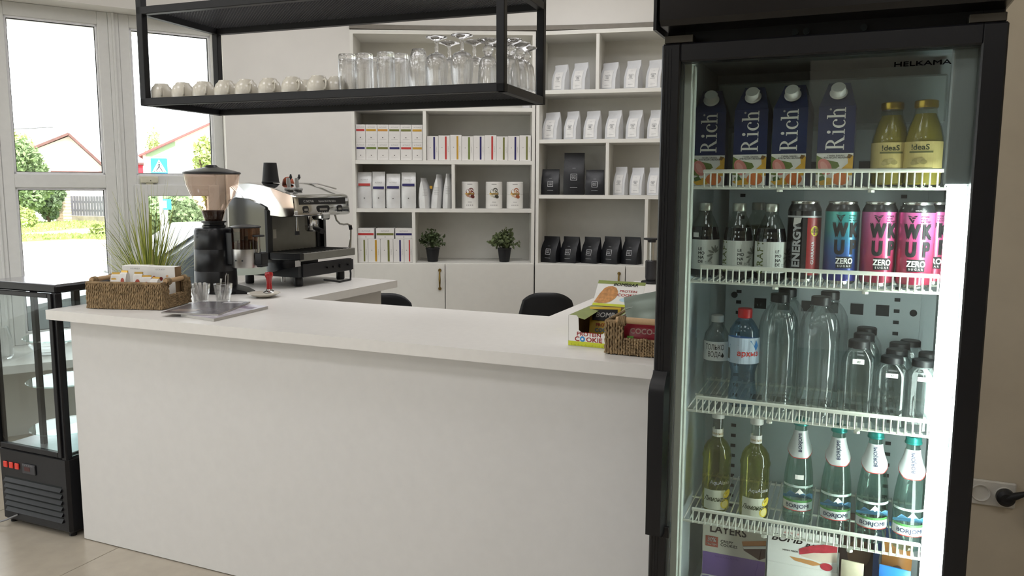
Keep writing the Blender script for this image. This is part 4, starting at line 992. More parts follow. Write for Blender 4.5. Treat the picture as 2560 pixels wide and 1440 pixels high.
for i in range(30): patch(.012+i*.0046, .0125+i*.0046, .001, .006 if i % 5 else .009, 'ruler_tick', INK, cb, f)
text('PROTEIN', .0125, REDP, cb, front(.068, 0, .0335), bold=1, sx=1.15); text('C', .0145, REDP, cb, front(.030, 0, .0165), bold=1, sx=1.2); text('OKIE', .0145, REDP, cb, front(.0855, 0, .0165), bold=1, sx=1.2)
shape(ell(.0475, .0235, .0085, .0085), 'letter_disc', BLUEP, cb, front(0, 0, 0)); shape(ell(.0475, .0235, .0035, .0035), 'letter_disc_centre', CARD, cb, front(0, 0, 0, .001))
pk = thing('cookie_packet', 'yellow cookie packet inside the open display box', 'packet', (-.708, 2.40, CT+.004), 0, rot=(radians(-22), 0, radians(14)))
R = [[(a*.05*k, b*.011*q, z) for a, b in ((-1, -.4), (0, -1), (1, -.4), (1, .4), (0, 1), (-1, .4))] for z, k, q in ((0, 1, .15), (.008, .98, .8), (.05, .97, 1), (.1, .98, .8), (.108, 1, .15))]
MB().loft(R).build('wrapper', mat('yellow_wrapper', 'D8B53A', .35, var=.15, scale=20), pk)
text('COOKIE', .012, BLUEP, pk, front(0, -.0125, .024), bold=1); text('PROTEIN', .010, REDP, pk, front(0, -.0125, .042), bold=1); shape([(-.04, .062), (.04, .058), (.04, .098), (-.04, .098)], 'black_brush_print', INK, pk, front(0, -.0115, 0)); text('BOMB', .016, CARD, pk, front(0, -.0128, .072), bold=1, shear=.2)
hb = thing('cookie_box', 'second cookie box behind with a tilted header showing a biscuit', 'box', (-.80, 2.50, CT), radians(-3))
MB().box(.0, .155, .0, .17, 0, .085, .001).build('carton', mat('lime_print', 'C9CF2E', .5), hb)
hdp = bpy.data.objects.new('header', MB().box(0, .168, 0, .0015, 0, .105).mesh('header', CARD)); COL.objects.link(hdp); hdp.parent = hb; hdp.location = (-.004, .06, .086); hdp.rotation_euler = (radians(-38), 0, 0)
f = front(0, 0, 0); patch(.0, .168, .092, .105, 'olive_band', KHAKI, hdp, f); patch(.0, .168, .0, .014, 'lime_band', lime(''), hdp, f)
shape([(.002, .016), (.02, .014), (.046, .016), (.062, .024), (.074, .036), (.080, .05), (.079, .064), (.07, .078), (.056, .084), (.04, .082), (.028, .074), (.016, .052)], 'biscuit_print', CREAMC, hdp, f)
text('BOMBBAR', .0115, INK, hdp, front(.10, 0, .086, .001), bold=1, shear=.25, sx=1.2); text('PROTEIN', .009, REDP, hdp, front(.115, 0, .062), bold=1, sx=1.2); text('COOKIE', .0105, REDP, hdp, front(.113, 0, .046), bold=1, sx=1.25); shape(ell(.112, .032, .022, .008), 'blue_badge', mat('pale_blue_print', 'B9D9EA', .5), hdp, f)
MB2 = Matrix.Translation((-.431, 2.215, CT)) @ Matrix.Rotation(radians(90), 4, 'Z')
pp = thing('foil_pouch', 'grey green foil pouch sticking out of the basket by the fridge', 'pouch', (-.535, 2.33, CT+.05), 0, rot=(radians(-24), radians(-13), radians(6)))
R = [[(a*.075, b*.012*q, z) for a, b in ((-1, -.3), (-.5, -1), (.5, -1), (1, -.3), (1, .3), (.5, 1), (-.5, 1), (-1, .3))] for z, q in ((0, .5), (.03, 1), (.08, 1), (.105, .25), (.13, .12))]
MB().loft(R).build('pouch_body', mat('grey_green_foil', '6F7A70', .28, .35, var=.12, scale=12), pp)
MB().box(-.073, .073, -.0045, -.003, .09, .094).build('seal_line', mat('seal_grey', '8C968C', .4), pp)
rb = thing('nut_bag', 'dark red nut bag with pale lettering inside the basket', 'bag', (-.535, 2.245, CT+.012), 0, rot=(radians(-6), 0, 0))
R = [[(a*.085, b*.012*q, z) for a, b in ((-1, -.3), (-.5, -1), (.5, -1), (1, -.3), (1, .3), (.5, 1), (-.5, 1), (-1, .3))] for z, q in ((0, .2), (.012, 1), (.06, 1), (.085, .2))]
MB().loft(R).build('bag_body', mat('dark_red_foil', '8F2230', .3, var=.2, scale=25), rb)
text('COCO-P', .016, mat('pale_pink_print', 'E3C9BC', .5), rb, front(-.005, -.0128, .05), bold=1); patch(-.056, -.036, .012, .026, 'white_tag', CARD, rb, front(0, -.0128, 0)); patch(-.056, -.036, .026, .042, 'green_tag', mat('green_tag', '7DBB4E', .5), rb, front(0, -.0128, 0))
# hand press by the fridge
p = onz(1628, 704, CZ); hpz = thing('hand_press', 'black and steel hand coffee press at the far end of the counter', 'coffee press', (-.945, 4.03, CT))
MB().lathe([(0, 0), (.05, 0), (.052, .005), (.048, .012), (.03, .016), (0, .016)], 28).build('base', mat('black_plastic', '17171A', .4), hpz)
MB().lathe([(0, .014), (.026, .014), (.03, .03), (.031, .115), (.026, .12), (0, .12)], 24).build('chamber', mat('smoky_chamber', '26262A', .25), hpz)
MB().tube([(0, 0, .118), (0, 0, .215)], .014, 14).build('plunger', STEEL, hpz)
MB().lathe([(0, .212), (.02, .212), (.022, .222), (.042, .226), (.042, .234), (0, .236)], 24).build('plunger_top', mat('black_plastic', '17171A', .4), hpz)
# ---------------------------------------------------------------- tall ornamental grass on the sill
nW = WN
gpos = PL + WD*(-.72) - WN*.05; 
q = onpl(372, 640, PL-WN*.24, WN); gpos = Vector((q.x, q.y, .4855))
pg = thing('grass_plant', 'tall ornamental grass in a white pot on the window sill', 'plant', gpos)
MB().lathe([(0, 0), (.075, 0), (.08, .005), (.095, .17), (.092, .175), (.085, .17), (.083, .15), (0, .15)], 30).build('pot', mat('white_pot', 'E8E6E2', .35), pg)
GM = [mat('grass_lime', 'B5BA50', .6, var=.3, scale=12), mat('grass_olive', '8A9846', .6, var=.3, scale=12), mat('grass_dark', '5C6838', .6, var=.3, scale=12), mat('grass_straw', 'C2BF78', .6, var=.3, scale=12)]
rnd = random.Random(4)
bl = [MB() for _ in GM]
for i in range(280):
    a = rnd.uniform(0, 2*pi); r0 = rnd.uniform(0, .06); lean = rnd.uniform(.02, .58); h = rnd.uniform(.58, .92)*(1-.3*lean); w = rnd.uniform(.0024, .0045)
    d = Vector((cos(a), sin(a), 0)); s = Vector((-sin(a), cos(a), 0)); pts = []; n = 7; dr_ = rnd.uniform(.0, .3)
    for k in range(n+1):
        u = k/n; p = d*(r0+lean*u**1.5*h*1.2)+Vector((0, 0, .15+h*u-dr_*u**3*lean*2)); ww = w*(1-u**2*.9)
        pts += [p-s*ww, p+s*ww]
    bl[rnd.choice((0, 0, 1, 1, 2, 3))].add(pts, [(2*k, 2*k+1, 2*k+3, 2*k+2) for k in range(n)])
for m_, b_ in zip(GM, bl):
    o = b_.build('grass_blades', m_, pg); o['kind'] = 'stuff'
# glass bowl and vase on the sill
q = onpl(120, 868, PL-WN*.2, WN); tag(MB().lathe([(0, 0), (.04, 0), (.07, .02), (.1, .06), (.098, .061), (.068, .024), (.038, .005), (0, .004)], 28).build('glass_bowl', DG, None, (q.x, q.y, .4855)), 'clear glass bowl on the sill behind the cake display', 'bowl')
q = onpl(4, 880, PL-WN*.2, WN); tag(MB().lathe([(0, 0), (.05, 0), (.06, .02), (.055, .12), (.04, .18), (.038, .18), (.052, .12), (.056, .02), (0, .006)], 28).build('glass_vase', DG, None, (q.x, q.y, .4855)), 'clear glass vase on the sill at the window frame', 'vase')
# chairs behind the counter
CHM = mat('black_chair_shell', '17181B', .45, var=.05); LEGW = mat('beech_leg', 'B58F62', .5, var=.15, scale=30)
def chair(label, loc, rz):
    t = thing('shell_chair', label, 'chair', loc, rz, 'black shell chairs')
    def sh(u, v):
        # u across, v from front edge over the seat and up the back
        a = (u-.5)*2
        if v < .5: q = v/.5; y = -.22+.40*q; z = .44-.03*sin(pi*q)+.035*a*a*q; hw = .225-.01*(1-q)
        else:
            q = (v-.5)/.5; y = .18+.075*q+.03*sin(pi*q)*.5; z = .445+.385*q-.05*max(0, q-.45)*(abs(a)**3.2)*1.9; hw = .225-.03*q-.03*q*q; y -= .07*a*a*(1-.3*q); z += .035*a*a*(1-q); hw *= .9
        return (a*hw, y, z)
    top = MB().grid(sh, 16, 26); n = len(top.v); vv = list(top.v); ff = list(top.f)
    me = top.mesh('seat_shell', CHM, 60); o = link('seat_shell', me, t)
    sm = o.modifiers.new('thickness', 'SOLIDIFY'); sm.thickness = .009; sm.offset = 0
    for x in (-1, 1):
        for y in (-1, 1): MB().tube([(x*.12, y*.1, .40), (x*.23, y*.23, .0)], [.016, .010], 10).build('leg', LEGW, t)
    MB().tube([(-.15, -.13, .30), (.15, .13, .30)], .005, 6).tube([(.15, -.13, .30), (-.15, .13, .30)], .005, 6).build('brace', mat('black_steel', '1B1B1E'), t)
p = onz(1372, 731, .83); chair('black shell chair standing nearer the fridge behind the counter', (p.x-.09, p.y+.22, 0), radians(-160))
p = onz(966, 733, .83); chair('black shell chair half hidden by the counter wing', (p.x+.106, p.y-.227, 0), radians(25))
# ================================================================== ON THE SHELVING
BANDS = {'red': 'C2403C', 'gold': 'C79A35', 'olive': '77793F', 'green': '6E8038', 'navy': '2E2A66', 'orange': 'CC9140'}
def band(c): return mat('band_'+c, BANDS[c], .55, var=.03)
TEAC = mat('tea_carton', 'E9E6E2', .5, var=.02); TINY = mat('pale_print', 'A9A6A2', .7)
def on_unit(M, s, y, z): return M @ Vector((s, y, z))
def teabox(M, ang, s0, s1, z0, z1, depth, col, vert, label, grp, y=.03, fl=False):
    w, h = s1-s0, z1-z0
    t = thing('tea_box', label, 'box', on_unit(M, s0, y, z0+.0006), radians(ang), grp)
    MB().box(0, w, 0, depth, 0, h, .0012).build('carton', TEAC, t); b = band(col); f = front(0, 0, 0)
    if vert:
        patch(w*.56, w*.72, h*.04, h*.96, 'colour_band', b, t, f); shape(ell(w*.3, h*.52, .0035, .0035, 8), 'seal_mark', TINY, t, f)
        text('ALTHAUS', .006, TINY, t, lambda a, c: (w*.88-c, -.0007, h*.45+a), sx=1.1)
    elif fl:
        patch(w*.03, w*.97, h*.34, h*.54, 'colour_band', b, t, f); text('ALTHAUS', .010, TINY, t, front(w*.5, 0, h*.68)); shape(ell(w*.5, h*.18, .004, .004, 8), 'seal_mark', TINY, t, f)
    else:
        patch(w*.05, w*.92, h*.62, h*.74, 'colour_band', b, t, f); text('ALTHAUS', .0085, TINY, t, front(w*.5, 0, h*.82)); shape(ell(w*.48, h*.27, .004, .004, 8), 'seal_mark', mat('dark_seal', '6A6864', .7), t, f)
        patch(w*.2, w*.8, h*.17, h*.178, 'fine_print', TINY, t, f)
xs = [885, 914, 943, 972, 1001, 1030, 1059]
for r, (zz, cols) in enumerate((((1.7705, 1.8925), ('red', 'gold', 'orange', 'olive', 'olive', 'gold')), ((1.6485, 1.770), ('navy', 'green', 'olive', 'navy', 'red', 'gold')))):
    for i, c in enumerate(cols):
        a, b = up1(xs[i], 360, .03)[0], up1(xs[i+1], 360, .03)[0]
        teabox(M1, 25, max(a, .0235)+.001, min(b, .489)-.001, zz[0], zz[1], .07, c, False, '%s tea box from the window in the %s row, %s band' % (ORD[i], ('upper', 'lower')[r], c), 'stacked tea boxes on the second shelf')
a0, a1 = up1(1067, 370, .03)[0], up1(1331, 370, .03)[0]; w = (min(a1, 1.246)-a0)/9
for i, c in enumerate(('navy', 'red', 'gold', 'green', 'navy', 'red', 'olive', 'navy', 'olive')):
    teabox(M1, 25, a0+w*i+.0008, a0+w*(i+1)-.0008, 1.6485, 1.6485+.172+.004*((i*7) % 3-1), .12, c, True, '%s upright tea box with a %s stripe, counting from the divider' % (ORD[i], c), 'upright tea boxes in a row')
# white pouches
POUCH = mat('white_pouch_foil', 'DFDFDE', .35, .15, var=.05, scale=18, bump=.25)
def pouch(t, w, h, d, m, name='pouch', lean=0.):
    R = []
    for k, (z, kw, kd) in enumerate(((0, .96, .92), (.012, 1, 1), (h*.35, 1.0, 1.0), (h*.65, .99, .72), (h*.86, .97, .3), (h*.9, .97, .12), (h, .98, .08))):
        yo = d*.08*(z/h)+lean*z
        R.append([(a*w/2*kw, b*d/2*kd*q+yo, z) for a, b, q in ((-1, -.55, 1), (-.6, -1, 1), (.6, -1, 1), (1, -.55, 1), (.97, 0, 1), (1, .55, 1), (.6, 1, 1), (-.6, 1, 1), (-1, .55, 1), (-.97, 0, 1))])
    return MB().loft(R).build(name, m, t, ang=40)
for i, (x0, x1, top, c, zb, lb) in enumerate(((887, 924, 430, 'red', .62, 'white tea pouch with a red band at the end of the third shelf'), (925, 959, 429, 'navy', .53, 'tall white tea pouch with a low navy band, second on the shelf'), (961, 998, 434, 'navy', .57, 'white tea pouch with a navy band, third on the shelf'), (1000, 1038, 431, 'navy', .62, 'white tea pouch with a navy band next to the sideways pouches'))):
    a, b = up1(x0, 480, .05)[0], up1(x1, 480, .05)[0]; h = up1(x0, top, .05)[1]-1.313; w = (b-a)*.96
    t = thing('tea_pouch', lb, 'pouch', on_unit(M1, (a+b)/2+.014-.003*i, .085, 1.3135), radians(25), 'white tea pouches'); pouch(t, w, h, .065, POUCH)
    f = front(0, -.0305, 0, .0022); patch(-w*.42, w*.42, h*zb, h*zb+.017, 'colour_band', band(c), t, lambda u, v, h=h: (u, -.0345+.028*max(0, v/h-.35), v), 1)
    text('ALTHAUS', .0085, TINY, t, lambda u, v, h=h, zb=zb: (u, -.0345+.028*max(0, zb-.22), h*(zb+.16)+v)); shape(ell(0, h*.28, .0045, .0045, 8), 'seal_mark', mat('dark_seal', '6A6864', .7), t, front(0, -.0332, 0, .001))
for i, (x0, x1, top, ln, lb) in enumerate(((1049, 1076, 445, .02, 'slim white pouch turned sideways nearest the four front facing ones'), (1078, 1104, 436, -.12, 'slim white pouch turned sideways leaning in the middle'), (1108, 1130, 434, -.06, 'slim white pouch turned sideways against the divider'))):
    a, b = up1(x0, 480, .06)[0], up1(x1, 480, .06)[0]; h = up1(x0, top, .06)[1]-1.313; w = b-a
    t = thing('tea_pouch', lb, 'pouch', on_unit(M1, (a+b)/2, .10, 1.3135), radians(25), 'white tea pouches'); o = pouch(t, .115, h, w*.98, POUCH, lean=ln); o.rotation_euler = (0, 0, radians(72))
    for k in range(5): patch(-w*.2, w*.24, h*(.62-.05*k), h*(.628-.05*k), 'fine_print', TINY, t, front(0, -.063, 0))
    if i == 1: patch(-w*.62, -w*.36, h*.58, h*.66, 'gold_label', band('gold'), t, front(0, -.06, 0, .004))
# three printed canisters
for i, (px, cols, lb) in enumerate(((1175, ('8E4A40', '6B2F2A', 'B98A6A'), 'white canister printed with a dark red dessert'), (1235, ('8B8A72', '4B4A3E', 'D8D2BC'), 'white canister printed with a coconut in the middle'), (1287, ('C58B62', 'A8603C', 'E3C7A8'), 'white canister printed with an orange dessert'))):
    s = up1(px, 490, .11)[0]; h = .189; R = .058
    t = thing('canister', lb, 'canister', on_unit(M1, s, .11, 1.3135), radians(25), 'printed canisters')
    MB().lathe([(0, 0), (R, 0), (R+.001, .004), (R+.001, h*.53), (R-.0005, h*.535), (R-.0005, h*.54), (R+.001, h*.545), (R+.001, h-.004), (R-.002, h), (R-.006, h-.003), (0, h-.003)], 36).build('card_tube', CARD, t)
    g = round_(R+.001, 0, 0.0)
    for k, (dx, dz, ra, rb, c) in enumerate(((-.006, .118, .024, .02, cols[0]), (.008, .13, .018, .016, cols[1]), (.01, .1, .026, .02, cols[0]), (-.014, .095, .012, .014, cols[2]), (.02, .085, .012, .016, cols[1]), (.0, .112, .014, .008, cols[2]))):
        shape(ell(dx, dz, ra, rb, 16, .3*k), 'dessert_print', mat('print_'+c, c, .6), t, round_(R+.001, 0, 0., eps=.0006+.0003*k))
    patch(-.034, .03, .1, .108, 'ribbon_print', mat('gold_foil', 'B79248', .3, .8), t, round_(R+.001, 0, 0, eps=.0028), 6)
    patch(-.018, .018, .169, .1735, 'fine_print', TINY, t, g, 4); patch(-.014, .014, .044, .048, 'fine_print', TINY, t, g, 4)
    for k in range(4): shape(ell(-.022+.014*k, .024, .0035, .0045, 8), 'icon_print', TINY, t, g)
# lowest shelf of the first unit
xs = [889, 920, 951, 983, 1010, 1034.5]
for i, c in enumerate(('olive', 'gold', 'olive', 'navy', 'red')):
    a, b = up1(xs[i], 620, .03)[0], up1(xs[i+1], 620, .03)[0]
    teabox(M1, 25, max(a, .0235)+.001, min(b, .4085)-.0008, .9305, 1.097, .12, c, True, '%s upright tea box on the cabinet top, %s stripe' % (ORD[i], c), 'upright tea boxes on the cabinet')
for i, (x0, x1, c) in enumerate(((889, 935, 'red'), (940, 985, 'olive'), (988, 1032, 'navy'))):
    a, b = up1(x0, 575, .03)[0], up1(x1, 575, .03)[0]
    teabox(M1, 25, max(a, .0235), min(b, .408), 1.0975, 1.1725, .11, c, False, 'flat tea box with a %s band lying on the upright boxes' % c, 'flat tea boxes lying on top', y=.03, fl=True)
# a box half hidden on the top shelf
t = thing('tea_pouch', 'white pouch with a navy band behind the stemmed glasses', 'pouch', on_unit(M1, 1.215, .08, 2.0125), radians(25), 'white tea pouches'); pouch(t, .062, .13, .05, POUCH); patch(-.02, .028, .06, .072, 'colour_band', band('navy'), t, front(0, -.028, 0, .003))
# potted plants
POT = mat('black_pot', '17171A', .5); LF = [mat('plant_leaf', '4C5A38', .6, var=.4, scale=20), mat('plant_leaf_pale', '66724C', .6, var=.4, scale=20)]
def potted(label, px, seed, R, leaf, mi):
    s = up1(px, 640, .12)[0]; t = thing('potted_plant', label, 'plant', on_unit(M1, s, .115, .9305), radians(25), 'potted plants on the shelving')
    MB().lathe([(0, 0), (.036, 0), (.037, .004), (.048, .088), (.051, .09), (.051, .1), (.047, .1), (.045, .085), (0, .08)], 24).build('pot', POT, t)
    rnd = random.Random(seed); mb = MB(); st = MB()
    for i in range(46):
        a = rnd.random()*2*pi; e = rnd.uniform(.1, 1.45); d = Vector((cos(a)*cos(e), sin(a)*cos(e), sin(e))); r = R*rnd.uniform(.75, 1.08); b = Vector((0, 0, .1)); tip = Vector((0, 0, .115))+d*r
        st.tube([b, (b+tip)/2+Vector((0, 0, .01)), tip], .0012, 4)
        for k in range(11):
            p = b.lerp(tip, rnd.uniform(.35, 1.05)); u = Vector((rnd.gauss(0, 1), rnd.gauss(0, 1), rnd.gauss(.5, 1))).normalized(); v = u.orthogonal().normalized(); q = leaf*rnd.uniform(.7, 1.25); nn = u.cross(v)*q*.15
            mb.add([p, p+u*q*.5+v*q*.34+nn, p+u*q, p+u*q*.5-v*q*.34+nn], [(0, 1, 2, 3)])
    mb.build('leaves', LF[mi], t)['kind'] = 'stuff'; st.build('stems', LF[0], t)['kind'] = 'stuff'
potted('bushy fine leaved plant in a black pot beside the tea boxes', 1082, 3, .105, .02, 0)
potted('round leaved plant in a black pot on the far side of the cabinet', 1261, 9, .11, .03, 1)
tag(MB().tube([on_unit(M1, .44, .31, .94), on_unit(M1, .5, .315, .935), on_unit(M1, .8, .318, .934), on_unit(M1, 1.0, .316, .936), on_unit(M1, 1.2, .318, .934)], .003, 6).build('shelf_cable', mat('cable_white', 'C9C6BE', .5)), 'thin pale cable lying along the shelf back', 'cable')
# ---- second unit: coffee bags
WBAG = mat('white_coffee_bag', 'DCDDDF', .5, var=.04, scale=15, bump=.15); WLAB = mat('white_paper_label', 'EDECEA', .6); BBAG = mat('black_coffee_bag', '16171B', .38, 0, .5, var=.12, scale=15, bump=.2); GLB = mat('bag_grey_print', '9A9A9C', .6); WLB = mat('bag_white_print', 'CFCFD2', .6)
def coffee(label, s, z, w, h, d, black, rz, grp, y=.12, z_=None):
    t = thing('coffee_bag', label, 'bag', on_unit(M2, s, y, z+.0006), radians(10.5)+rz, grp)
    R = []
    for zz, kw, kd, yo in ((0, .97, 1, 0), (.01, 1, 1.02, 0), (h*.4, 1.0, .95, 0), (h*.66, .98, .62, .1), (h*.84, .96, .22, .22), (h, .97, .06, .16)):
        R.append([(a*w/2*kw, b*d/2*kd+yo*d-.0, zz) for a, b in ((-1, -.9), (-.9, -1), (.9, -1), (1, -.9), (.94, 0), (1, .9), (.9, 1), (-.9, 1), (-1, .9), (-.94, 0))])
    MB().loft(R).build('bag_body', BBAG if black else WBAG, t, ang=40)
    def yf(v): # front surface follows the bag
        k = v/h; pr = ((0, -.5), (.4, -.475), (.66, -.21), (.84, .11), (1.01, .13))
        for (a, ya), (b, yb) in zip(pr, pr[1:]):
            if k <= b: return d*(ya+(yb-ya)*(k-a)/(b-a))
        return 0
    def fn(e): return lambda u, v: (u, yf(v)-e, v)
    if black:
        pm = WLB; c0 = h*.42
    else:
        vs = []; n = 6
        for j in range(n+1): v = h*(.08+.64*j/n); vs += [(-w*.31, v), (w*.31, v)]
        put(vs, [(2*j, 2*j+1, 2*j+3, 2*j+2) for j in range(n)], 'paper_label', WLAB, t, fn(.0035)); pm = GLB; c0 = h*.44
    q = w*.155; lw = w*.022
    for u0, u1, v0, v1 in ((-q, q, q-lw, q), (-q, q, -q, -q+lw), (-q, -q+lw, -q, q), (q-lw, q, -q, q)):
        patch(u0, u1, c0+v0, c0+v1, 'logo_frame', pm, t, fn(.0045))
    text('INO\nVAR', q*.5, pm, t, lambda u, v, f=fn(.0045): f(u, c0+q*.12+v), bold=1, lead=1.2)
    patch(-q*1.1, q*1.1, h*.17, h*.178, 'fine_print', pm, t, fn(.0045)); patch(-q*.5, q*.5, h*.63, h*.635, 'fine_print', pm, t, fn(.005))
def row(cols, z, ybase, grp, labels, hpx=None, black=False, d=.075, rz=-24, hts=None):
    for i, (x0, x1) in enumerate(cols):
        a, b = up2(x0, ybase, .1)[0], up2(x1, ybase, .1)[0]; w = (b-a)*(.98 if black else .93)
        h = (hts[i] if hts else .205); coffee(labels[i], (a+b)/2, z, w, h, d, black, radians(rz), grp)
row([(1380, 1421), (1428, 1472)], 2.13, 200, 'white coffee bags on the top shelf', ['white coffee bag nearest the black shelf post on the top shelf', 'white coffee bag against the divider on the top shelf'], hts=[.185, .195])
row([(1500, 1548), (1561, 1604), (1616, 1660)], 2.13, 200, 'white coffee bags on the top shelf', ['white coffee bag just past the divider on the top shelf', 'middle white coffee bag past the divider on the top shelf', 'white coffee bag cut off by the fridge on the top shelf'], hts=[.19, .20, .20])
row([(1356, 1402), (1411, 1449), (1460, 1502), (1514, 1556), (1566, 1608), (1620, 1662)], 1.795, 310, 'white coffee bags on the second shelf', ['%s white coffee bag from the tea side on the second shelf' % o for o in ORD[:6]], hts=[.195, .2, .2, .2, .2, .2])
row([(1354, 1398), (1408, 1461), (1463, 1510)], 1.413, 440, 'black coffee bags on the third shelf', ['small black coffee bag left of the tall one on the third shelf'.replace('left of', 'standing before'), 'tall black coffee bag between two small ones', 'small black coffee bag between the tall one and the divider'], black=True, rz=4, hts=[.18, .295, .175])
row([(1534, 1569), (1575, 1612), (1619, 1655)], 1.413, 440, 'white coffee bags on the third shelf', ['slim white coffee bag by the divider on the third shelf', 'middle slim white coffee bag on the third shelf', 'slim white coffee bag next to the fridge on the third shelf'], hts=[.195, .19, .19], d=.06)
row([(1353, 1399), (1402, 1449), (1455, 1501), (1505, 1552), (1556, 1601)], .93, 625, 'black coffee bags on the cabinet', ['%s black coffee bag from the tea side on the cabinet top' % o for o in ORD[:5]], black=True, rz=-22, hts=[.185, .185, .185, .19, .19], d=.085)
# ================================================================== IN THE FRIDGE
def fxy(px, py, Y): p = ony(px, py, Y); return p.x
# ---- juice cartons with upright serif lettering
def serif():
    """The word Rich drawn as outlines, capital height 1, reading along +x."""
    P = []
    def rect(x0, x1, y0, y1): P.append([(x0, y0), (x1, y0), (x1, y1), (x0, y1)])
    def arc(cx, cy_, ro, so, ri, si, a0, a1, dx=0., n=14):
        o = [(cx+ro*cos(radians(a0+(a1-a0)*i/n)), cy_+so*sin(radians(a0+(a1-a0)*i/n))) for i in range(n+1)]
        q = [(cx+dx+ri*cos(radians(a0+(a1-a0)*i/n)), cy_+si*sin(radians(a0+(a1-a0)*i/n))) for i in range(n+1)]
        for i in range(n): P.append([o[i], o[i+1], q[i+1], q[i]])
    rect(.1, .26, 0, 1); rect(0, .38, 0, .05); rect(0, .1, .95, 1)
    arc(.26, .74, .42, .26, .25, .21, -90, 90); P.append([(.36, .5), (.52, .5), (.86, .05), (.86, 0), (.68, 0)]); rect(.68, .98, 0, .05)
    x = 1.06; rect(x+.1, x+.25, 0, .66); rect(x, x+.36, 0, .05); rect(x, x+.1, .61, .66); P.append(ell(x+.17, .86, .105, .105, 14))
    x = 1.5; arc(x+.34, .33, .34, .345, .2, .29, 48, 312, .03); P.append(ell(x+.55, .5, .075, .08, 10))
    x = 2.14; rect(x+.1, x+.25, 0, 1); rect(x, x+.36, 0, .05); rect(x, x+.1, .95, 1); arc(x+.42, .44, .24, .225, .1, .17, 0, 150); rect(x+.52, x+.66, 0, .45); rect(x+.42, x+.76, 0, .05)
    vs = []; fs = []
    for q in P: n = len(vs); vs += q; fs.append(tuple(range(n, n+len(q))))
    return vs, fs
SER = serif()
NAVY = mat('navy_carton', '14234E', .35, var=.06); CAPW = mat('white_cap', 'DADAD4', .4)
OFFW = mat('carton_white_print', 'E9E7DF', .5)
FR = {n: mat('fruit_'+n, c, .6, var=.12, scale=60) for n, c in (('guava', '6B7B3A'), ('pink', 'D98A80'), ('banana', 'D9A93C'), ('orange', 'D7793E'), ('leaf', '4E6636'), ('dark', '3A3428'), ('banana_tip', '7A5A2A'))}
def carton(label, px, Y, rz):
    t = thing('juice_carton', label, 'carton', (fxy(px, 420, Y), Y, SHZ[0]+.0016), rz, 'navy juice cartons on the top shelf'); w, d, h, ht = .068, .066, .156, .205
    b = MB(); A = [(-w/2, -d/2, 0), (w/2, -d/2, 0), (w/2, d/2, 0), (-w/2, d/2, 0)]; Bq = [(a, c, h) for a, c, _ in A]; ridge = [(-w*.30, d*.05, ht), (w*.30, d*.05, ht), (w*.30, d*.3, ht-.004), (-w*.30, d*.3, ht-.004)]
    b.loft([A, Bq, ridge]); b.build('carton_body', NAVY, t, ang=20)
    fl = MB().add([(w/2, -d/2, h), (w/2, d/2, h), (w/2+.006, d*.1, h-.02)], [(0, 1, 2)]); fl.build('folded_ear', NAVY, t)
    n = Vector((0, -(ht-h), d*.55)).normalized(); ang = atan2(n.z, -n.y); c = Vector((0, -d*.5+.016, h+.0265))
    cp = MB().lathe([(0, 0), (.0165, 0), (.0168, .002), (.0145, .004), (.0138, .016), (.0125, .018), (0, .0182)], 28).build('screw_cap', CAPW, t, c, (radians(90)-ang+radians(0), 0, 0))
    MB().box(-.006, .012, .012, .0185, .0, .003, .001).build('cap_tab', CAPW, cp)
    k = .040; f = lambda a, c_: (-c_*k+.021, -d/2-.0006, .078+a*k*.86-.0)
    put(*SER, 'lettering', OFFW, t, lambda a, c_: (.016-c_*.0345, -d/2-.0006, .0705+a*.0285))
    shape(ell(-.012, .15, .0022, .0022, 10), 'heart_mark', mat('pale_print', 'A9A6A2'), t, front(0, -d/2, 0))
    F = front(0, -d/2, 0); patch(-w/2, w/2, 0, .064, 'picture_panel', OFFW, t, F); F2 = front(0, -d/2, 0, .0009); F3 = front(0, -d/2, 0, .0012); F4 = front(0, -d/2, 0, .0015)
    shape([(-w/2, .06), (-.02, .052), (.006, .046), (.01, .038), (-.004, .028), (-.02, .02), (-w/2, .022)], 'fruit_print', FR['guava'], t, F2)
    shape(ell(-.018, .037, .012, .0175, 18, .5), 'fruit_print', FR['pink'], t, F3); shape(ell(-.019, .037, .006, .012, 14, .5), 'fruit_print', mat('fruit_pale_pink', 'E9A79A'), t, F4)
    shape([(w/2, .058), (w/2-.006, .06), (w/2-.01, .054), (w/2-.009, .044), (.01, .03), (.004, .02), (w/2, .02)], 'fruit_print', FR['banana'], t, F2); shape([(w/2-.001, .06), (w/2-.009, .062), (w/2-.012, .055), (w/2-.006, .053)], 'fruit_print', FR['banana_tip'], t, F3)
    shape([(-w/2, .008), (-.01, .016), (.0, .012), (.0, .002), (-w/2+.01, .0005)], 'fruit_print', FR['banana'], t, F3); shape(ell(.012, .013, .0165, .0125, 20), 'fruit_print', FR['orange'], t, F4); shape([(-w/2+.004, .016), (-.02, .02), (-.014, .012), (-w/2+.006, .008)], 'fruit_print', FR['leaf'], t, F4)
    text('ГУАВА, БАНАН,\nАПЕЛЬСИН, ЯБЛОКО', .0032, mat('dark_grey_print', '4A4844', .6), t, front(.002, -d/2, .0575, .0009), bold=1)
    return t
for i, (px, Y, lb) in enumerate(((1775, 1.80, 'navy juice carton at the handle end of the top fridge shelf'), (1879, 1.775, 'second navy juice carton from the fridge handle'), (1978, 1.765, 'third navy juice carton from the fridge handle'), (2088, 1.76, 'navy juice carton nearest the gold capped bottles'))): carton(lb, px, Y, radians((3, -2, -7, -2)[i]))
GOLD = mat('gold_lid', 'A88D3A', .3, .85)
SMO = mat('yellow_smoothie', '9A8C3C', .25, 0, .5, trans=.0, var=.12, scale=20); KLAB = mat('kraft_label', 'D6C37E', .6, var=.05)
